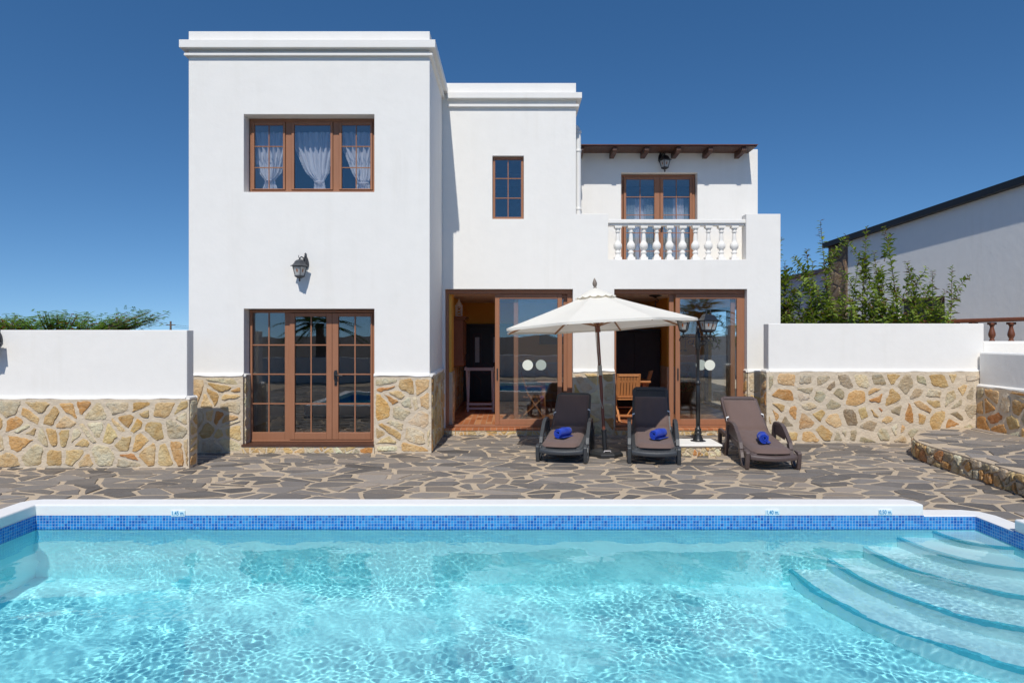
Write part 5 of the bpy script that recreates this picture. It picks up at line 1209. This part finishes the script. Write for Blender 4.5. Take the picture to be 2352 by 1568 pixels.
# ------------------------------------------------------------------ leafy shrub behind the right wall
def leaf(m, c, dr, nrm, L, wd, col):
    dr = dr.normalized(); s = dr.cross(nrm); s = s.normalized() if s.length > 1e-4 else dr.orthogonal().normalized(); n = s.cross(dr)
    a, b = c + dr * L * .45, c + dr * L; mid = a - n * L * .05
    m.add([c, a + s * wd + n * wd * .35, b - n * L * .12, a - s * wd + n * wd * .35, mid], [(0, 4, 1), (1, 4, 2), (2, 4, 3), (3, 4, 0)], 0, col)
def shrub(name, label, tips, base, seed, dense, grp=None):
    rng = random.Random(seed); t = thing(name, label, 'shrub', (base[0], base[1], -.2), 0, grp); st = MB(); lf = MB()
    def shoot(p0, p1, r0, sp, L0):
        p0, p1 = Vector(p0), Vector(p1); n = 14; bow = Vector((rng.uniform(-.1, .1), rng.uniform(-.1, .1), 0)); ln = (p1 - p0).length
        pts = [p0 + (p1 - p0) * (i / n) + bow * math.sin(math.pi * i / n) * ln * .6 for i in range(n + 1)]; st.tube(pts, [r0 * (1 - .85 * i / n) + .0015 for i in range(n + 1)], 5)
        N = int(ln / sp); ph = rng.uniform(0, 6)
        for k in range(int(N * .12), N + 1):
            f = k / N; i = min(n - 1, int(f * n)); c = pts[i] + (pts[i + 1] - pts[i]) * (f * n - i); ax = (pts[i + 1] - pts[i]).normalized()
            for s in (0, 1):
                if rng.random() < .08: continue
                a = ph + k * .9 + s * math.pi + rng.uniform(-.5, .5); o = ax.orthogonal().normalized(); o2 = ax.cross(o); out = o * math.cos(a) + o2 * math.sin(a)
                dr = out * 1.0 + ax * rng.uniform(.15, .75) + Vector((0, 0, rng.uniform(-.35, .1))); L = L0 * rng.uniform(.7, 1.25) * (1.0 if f < .82 else 1.0 - (f - .82) * 2.6)
                g = rng.random(); col = (.17 + .16 * g, .25 + .18 * g, .045 + .03 * g) if rng.random() > .06 else (.16, .10, .03)
                if f > .93 and rng.random() < .4: col = (.17, .09, .04)
                leaf(lf, c, dr, (ax + Vector((0, 0, .6))).normalized(), L, L * rng.uniform(.20, .28), col)
    for (tip, dn) in tips:
        b = Vector(base) + Vector(((tip[0] - base[0]) * .72, (tip[1] - base[1]) * .7, 0)) + Vector((rng.uniform(-.12, .12), rng.uniform(-.1, .1), 0)); b.z = -.2
        shoot(b, tip, .017, .030 if dn > 1 else .040, .15)
        h = tip[2] - b.z
        for k in range(int(5 * dn)):
            f = rng.uniform(.45, .86); c = b + (Vector(tip) - b) * f
            e_ = c + Vector((rng.uniform(-.34, .34), rng.uniform(-.3, .3), rng.uniform(.25, .62))); e_.z = min(e_.z, tip[2] - .12); shoot(c, e_, .007, .036, .13)
    for k in range(dense):
        c = Vector((base[0] + rng.uniform(-1.35, 1.5), base[1] + rng.uniform(-.4, .4), rng.uniform(1.4, 2.05))); shoot(c, c + Vector((rng.uniform(-.3, .3), rng.uniform(-.25, .25), rng.uniform(.25, .6))), .006, .036, .13)
    st.build('stem', M_BARK, t); lf.build('foliage', M_LEAF, t); return t
ZS = 13.1; tp = lambda px, py, dy=0.0: tuple(P(px, py, ZS + dy))
shrub('leafy_shrub', 'tall green shrub with upright leafy shoots behind the right garden wall', [(tp(1884, 508), 1), (tp(1853, 574, .2), 1.6), (tp(1867, 600, .25), 1.2), (tp(1896, 640, -.2), 1.3), (tp(1991, 522, .3), 1.4), (tp(1972, 600, -.1), 1.6), (tp(2007, 579), 1.5), (tp(2032, 521, .2), 1.5), (tp(2083, 602), 1.1), (tp(2141, 622, .2), 1.4), (tp(2108, 640, -.1), 1.2), (tp(2187, 611, .1), .8), (tp(2170, 668, -.1), 1), (tp(1940, 655, .1), 1.6), (tp(2060, 660, -.2), 1.4), (tp(1825, 660), 1.4)], (6.85, ZS, -.2), 5, 75)
shrub('leafy_shrub', 'green climbing shoots at the edge of the balcony pillar beyond the wall', [(tp(1795, 545, .4), 1.5), (tp(1803, 600, .3), 1.3), (tp(1800, 650, .4), 1.5), (tp(1812, 690, .2), 1.3)], (5.2, ZS + .3, -.2), 8, 0)
shrub('leafy_shrub', 'pale green bushy plant outside the side door, glimpsed through the right sliding door', [((6.0 + .25 * k, 16.0 + .5 * (k % 2), 2.2 + .2 * (k % 3)), 1.6) for k in range(-2, 4)], (6.1, 16.1, -.2), 15, 30)
# ------------------------------------------------------------------ flat-crowned flowering tree and utility pole far left
rng = random.Random(44); TZ_ = 40.0; t = thing('flame_tree', 'broad flat-topped tree with feathery leaves and a few red flowers beyond the left wall', 'tree', (PX(120, TZ_), TZ_, -.35))
br = MB(); lf = MB(); base = Vector((PX(120, TZ_), TZ_, -.35)); br.tube([base, base + Vector((.2, 0, .9)), base + Vector((.1, .2, 1.6))], [.32, .25, .22], 8)
ends = []
for k in range(150):
    tx = PX(rng.uniform(-190, 352), TZ_); fx = (tx - PX(90, TZ_)) / (PX(352, TZ_) - PX(90, TZ_))
    ztop = PZ(722 - 11 * math.exp(-((fx - .18) / .30) ** 2) - 7 * math.exp(-((fx - .93) / .16) ** 2), TZ_); p1 = Vector((tx, TZ_ + rng.uniform(-2.2, 2.2), ztop - abs(rng.gauss(0, .42)) - (.18 if fx < .9 else 0)))
    p0 = base + Vector((.1, .2, 1.5)); mid = p0 + (p1 - p0) * .5 + Vector((0, 0, -.15)); br.tube([p0, mid, p1], [.08, .05, .012], 5); ends.append((p1, mid))
for p1, mid in ends:
    for j in range(22):
        c = mid + (p1 - mid) * rng.uniform(.35, 1.08) + Vector((rng.gauss(0, .38), rng.gauss(0, .4), rng.gauss(0, .10)))
        dr = Vector((rng.uniform(-1, 1), rng.uniform(-1, 1), rng.uniform(-.1, .45))).normalized(); L = rng.uniform(.25, .5); g = rng.random(); col = (.13 + .17 * g, .26 + .22 * g, .04 + .035 * g); sd = dr.cross(Vector((0, 0, 1))).normalized()
        if rng.random() < .07: col = (.45, .07, .02); L *= .5
        for q in range(9):
            f = q / 8; cc = c + dr * L * f - Vector((0, 0, .10 * f * f))
            for s in (-1, 1): leaf(lf, cc, sd * s + dr * .5, Vector((0, 0, 1)), .10 * (1.15 - f * .6), .030, tuple(x * rng.uniform(.8, 1.2) for x in col))
br.build('trunk', M_BARK, t); lf.build('crown', M_LEAF, t)
t = thing('utility_pole', 'distant wooden utility pole just above the left wall with thin wires', 'utility pole', (PX(392, 75), 75, -.35)); m = MB(); c = Vector((PX(392, 75), 75, 0))
m.tube([(c.x, c.y, -.35), (c.x, c.y, 3.3)], [.14, .10], 8); m.box(c.x - .5, c.x + .5, c.y - .06, c.y + .06, 2.85, 2.95); m.build('post', M_BARK, t)
m = MB()
for a, b in (((c.x, c.y, 2.95), (c.x + 14, c.y + 3, 2.0)), ((c.x + .4, c.y, 2.7), (c.x + 13, c.y + 4, 1.9)), ((c.x, c.y, 2.95), (c.x - 12, c.y - 3, 2.1))):
    a, b = Vector(a), Vector(b); m.tube([a + (b - a) * (i / 10) - Vector((0, 0, .25 * math.sin(math.pi * i / 10))) for i in range(11)], .012, 4)
m.build('wire', M_BLACK, t)
# ------------------------------------------------------------------ the garden behind the camera, mirrored in the glass
gb = thing('garden_wall', 'low white boundary wall on the near side of the pool, mirrored in the glass doors', 'garden wall', (0, -4.6, 0))
m = MB(); m.box(-12, 12, -4.9, -4.7, 0, .95); m.build('rendered_wall', M_PLASTER, gb, bevel=0.02)
def palm(x, y, h, seed, label):
    rng = random.Random(seed); t = thing('palm_tree', label, 'palm', (x, y, 0), 0, 'palms on the near side of the pool'); m = MB()
    m.tube([(x, y, 0), (x + .05, y, h * .5), (x, y + .05, h)], [.22, .17, .16], 10); m.build('trunk', M_BARK, t); m = MB()
    for k in range(34):
        a = rng.uniform(0, 6.28); el = rng.uniform(-.3, 1.2); L = rng.uniform(1.5, 2.1); d0 = Vector((math.cos(a) * math.cos(el), math.sin(a) * math.cos(el), math.sin(el))); side = d0.cross(Vector((0, 0, 1))).normalized()
        for q in range(16):
            f = .12 + .88 * q / 15; c = Vector((x, y, h)) + d0 * L * f - Vector((0, 0, .75 * f * f)); 
            for s in (-1, 1):
                g = rng.random(); leaf(m, c, side * s + d0 * .9 - Vector((0, 0, .5)), Vector((0, 0, 1)), .50 * (1.1 - f * .6), .016, (.035 + .04 * g, .08 + .06 * g, .02))
    m.build('fronds', M_LEAF, t)
palm(-7.8, -5.9, 2.3, 3, 'shaggy palm mirrored in the glass of the tower door'); palm(8.6, -5.9, 2.9, 4, 'shaggy palm mirrored in the right sliding door')
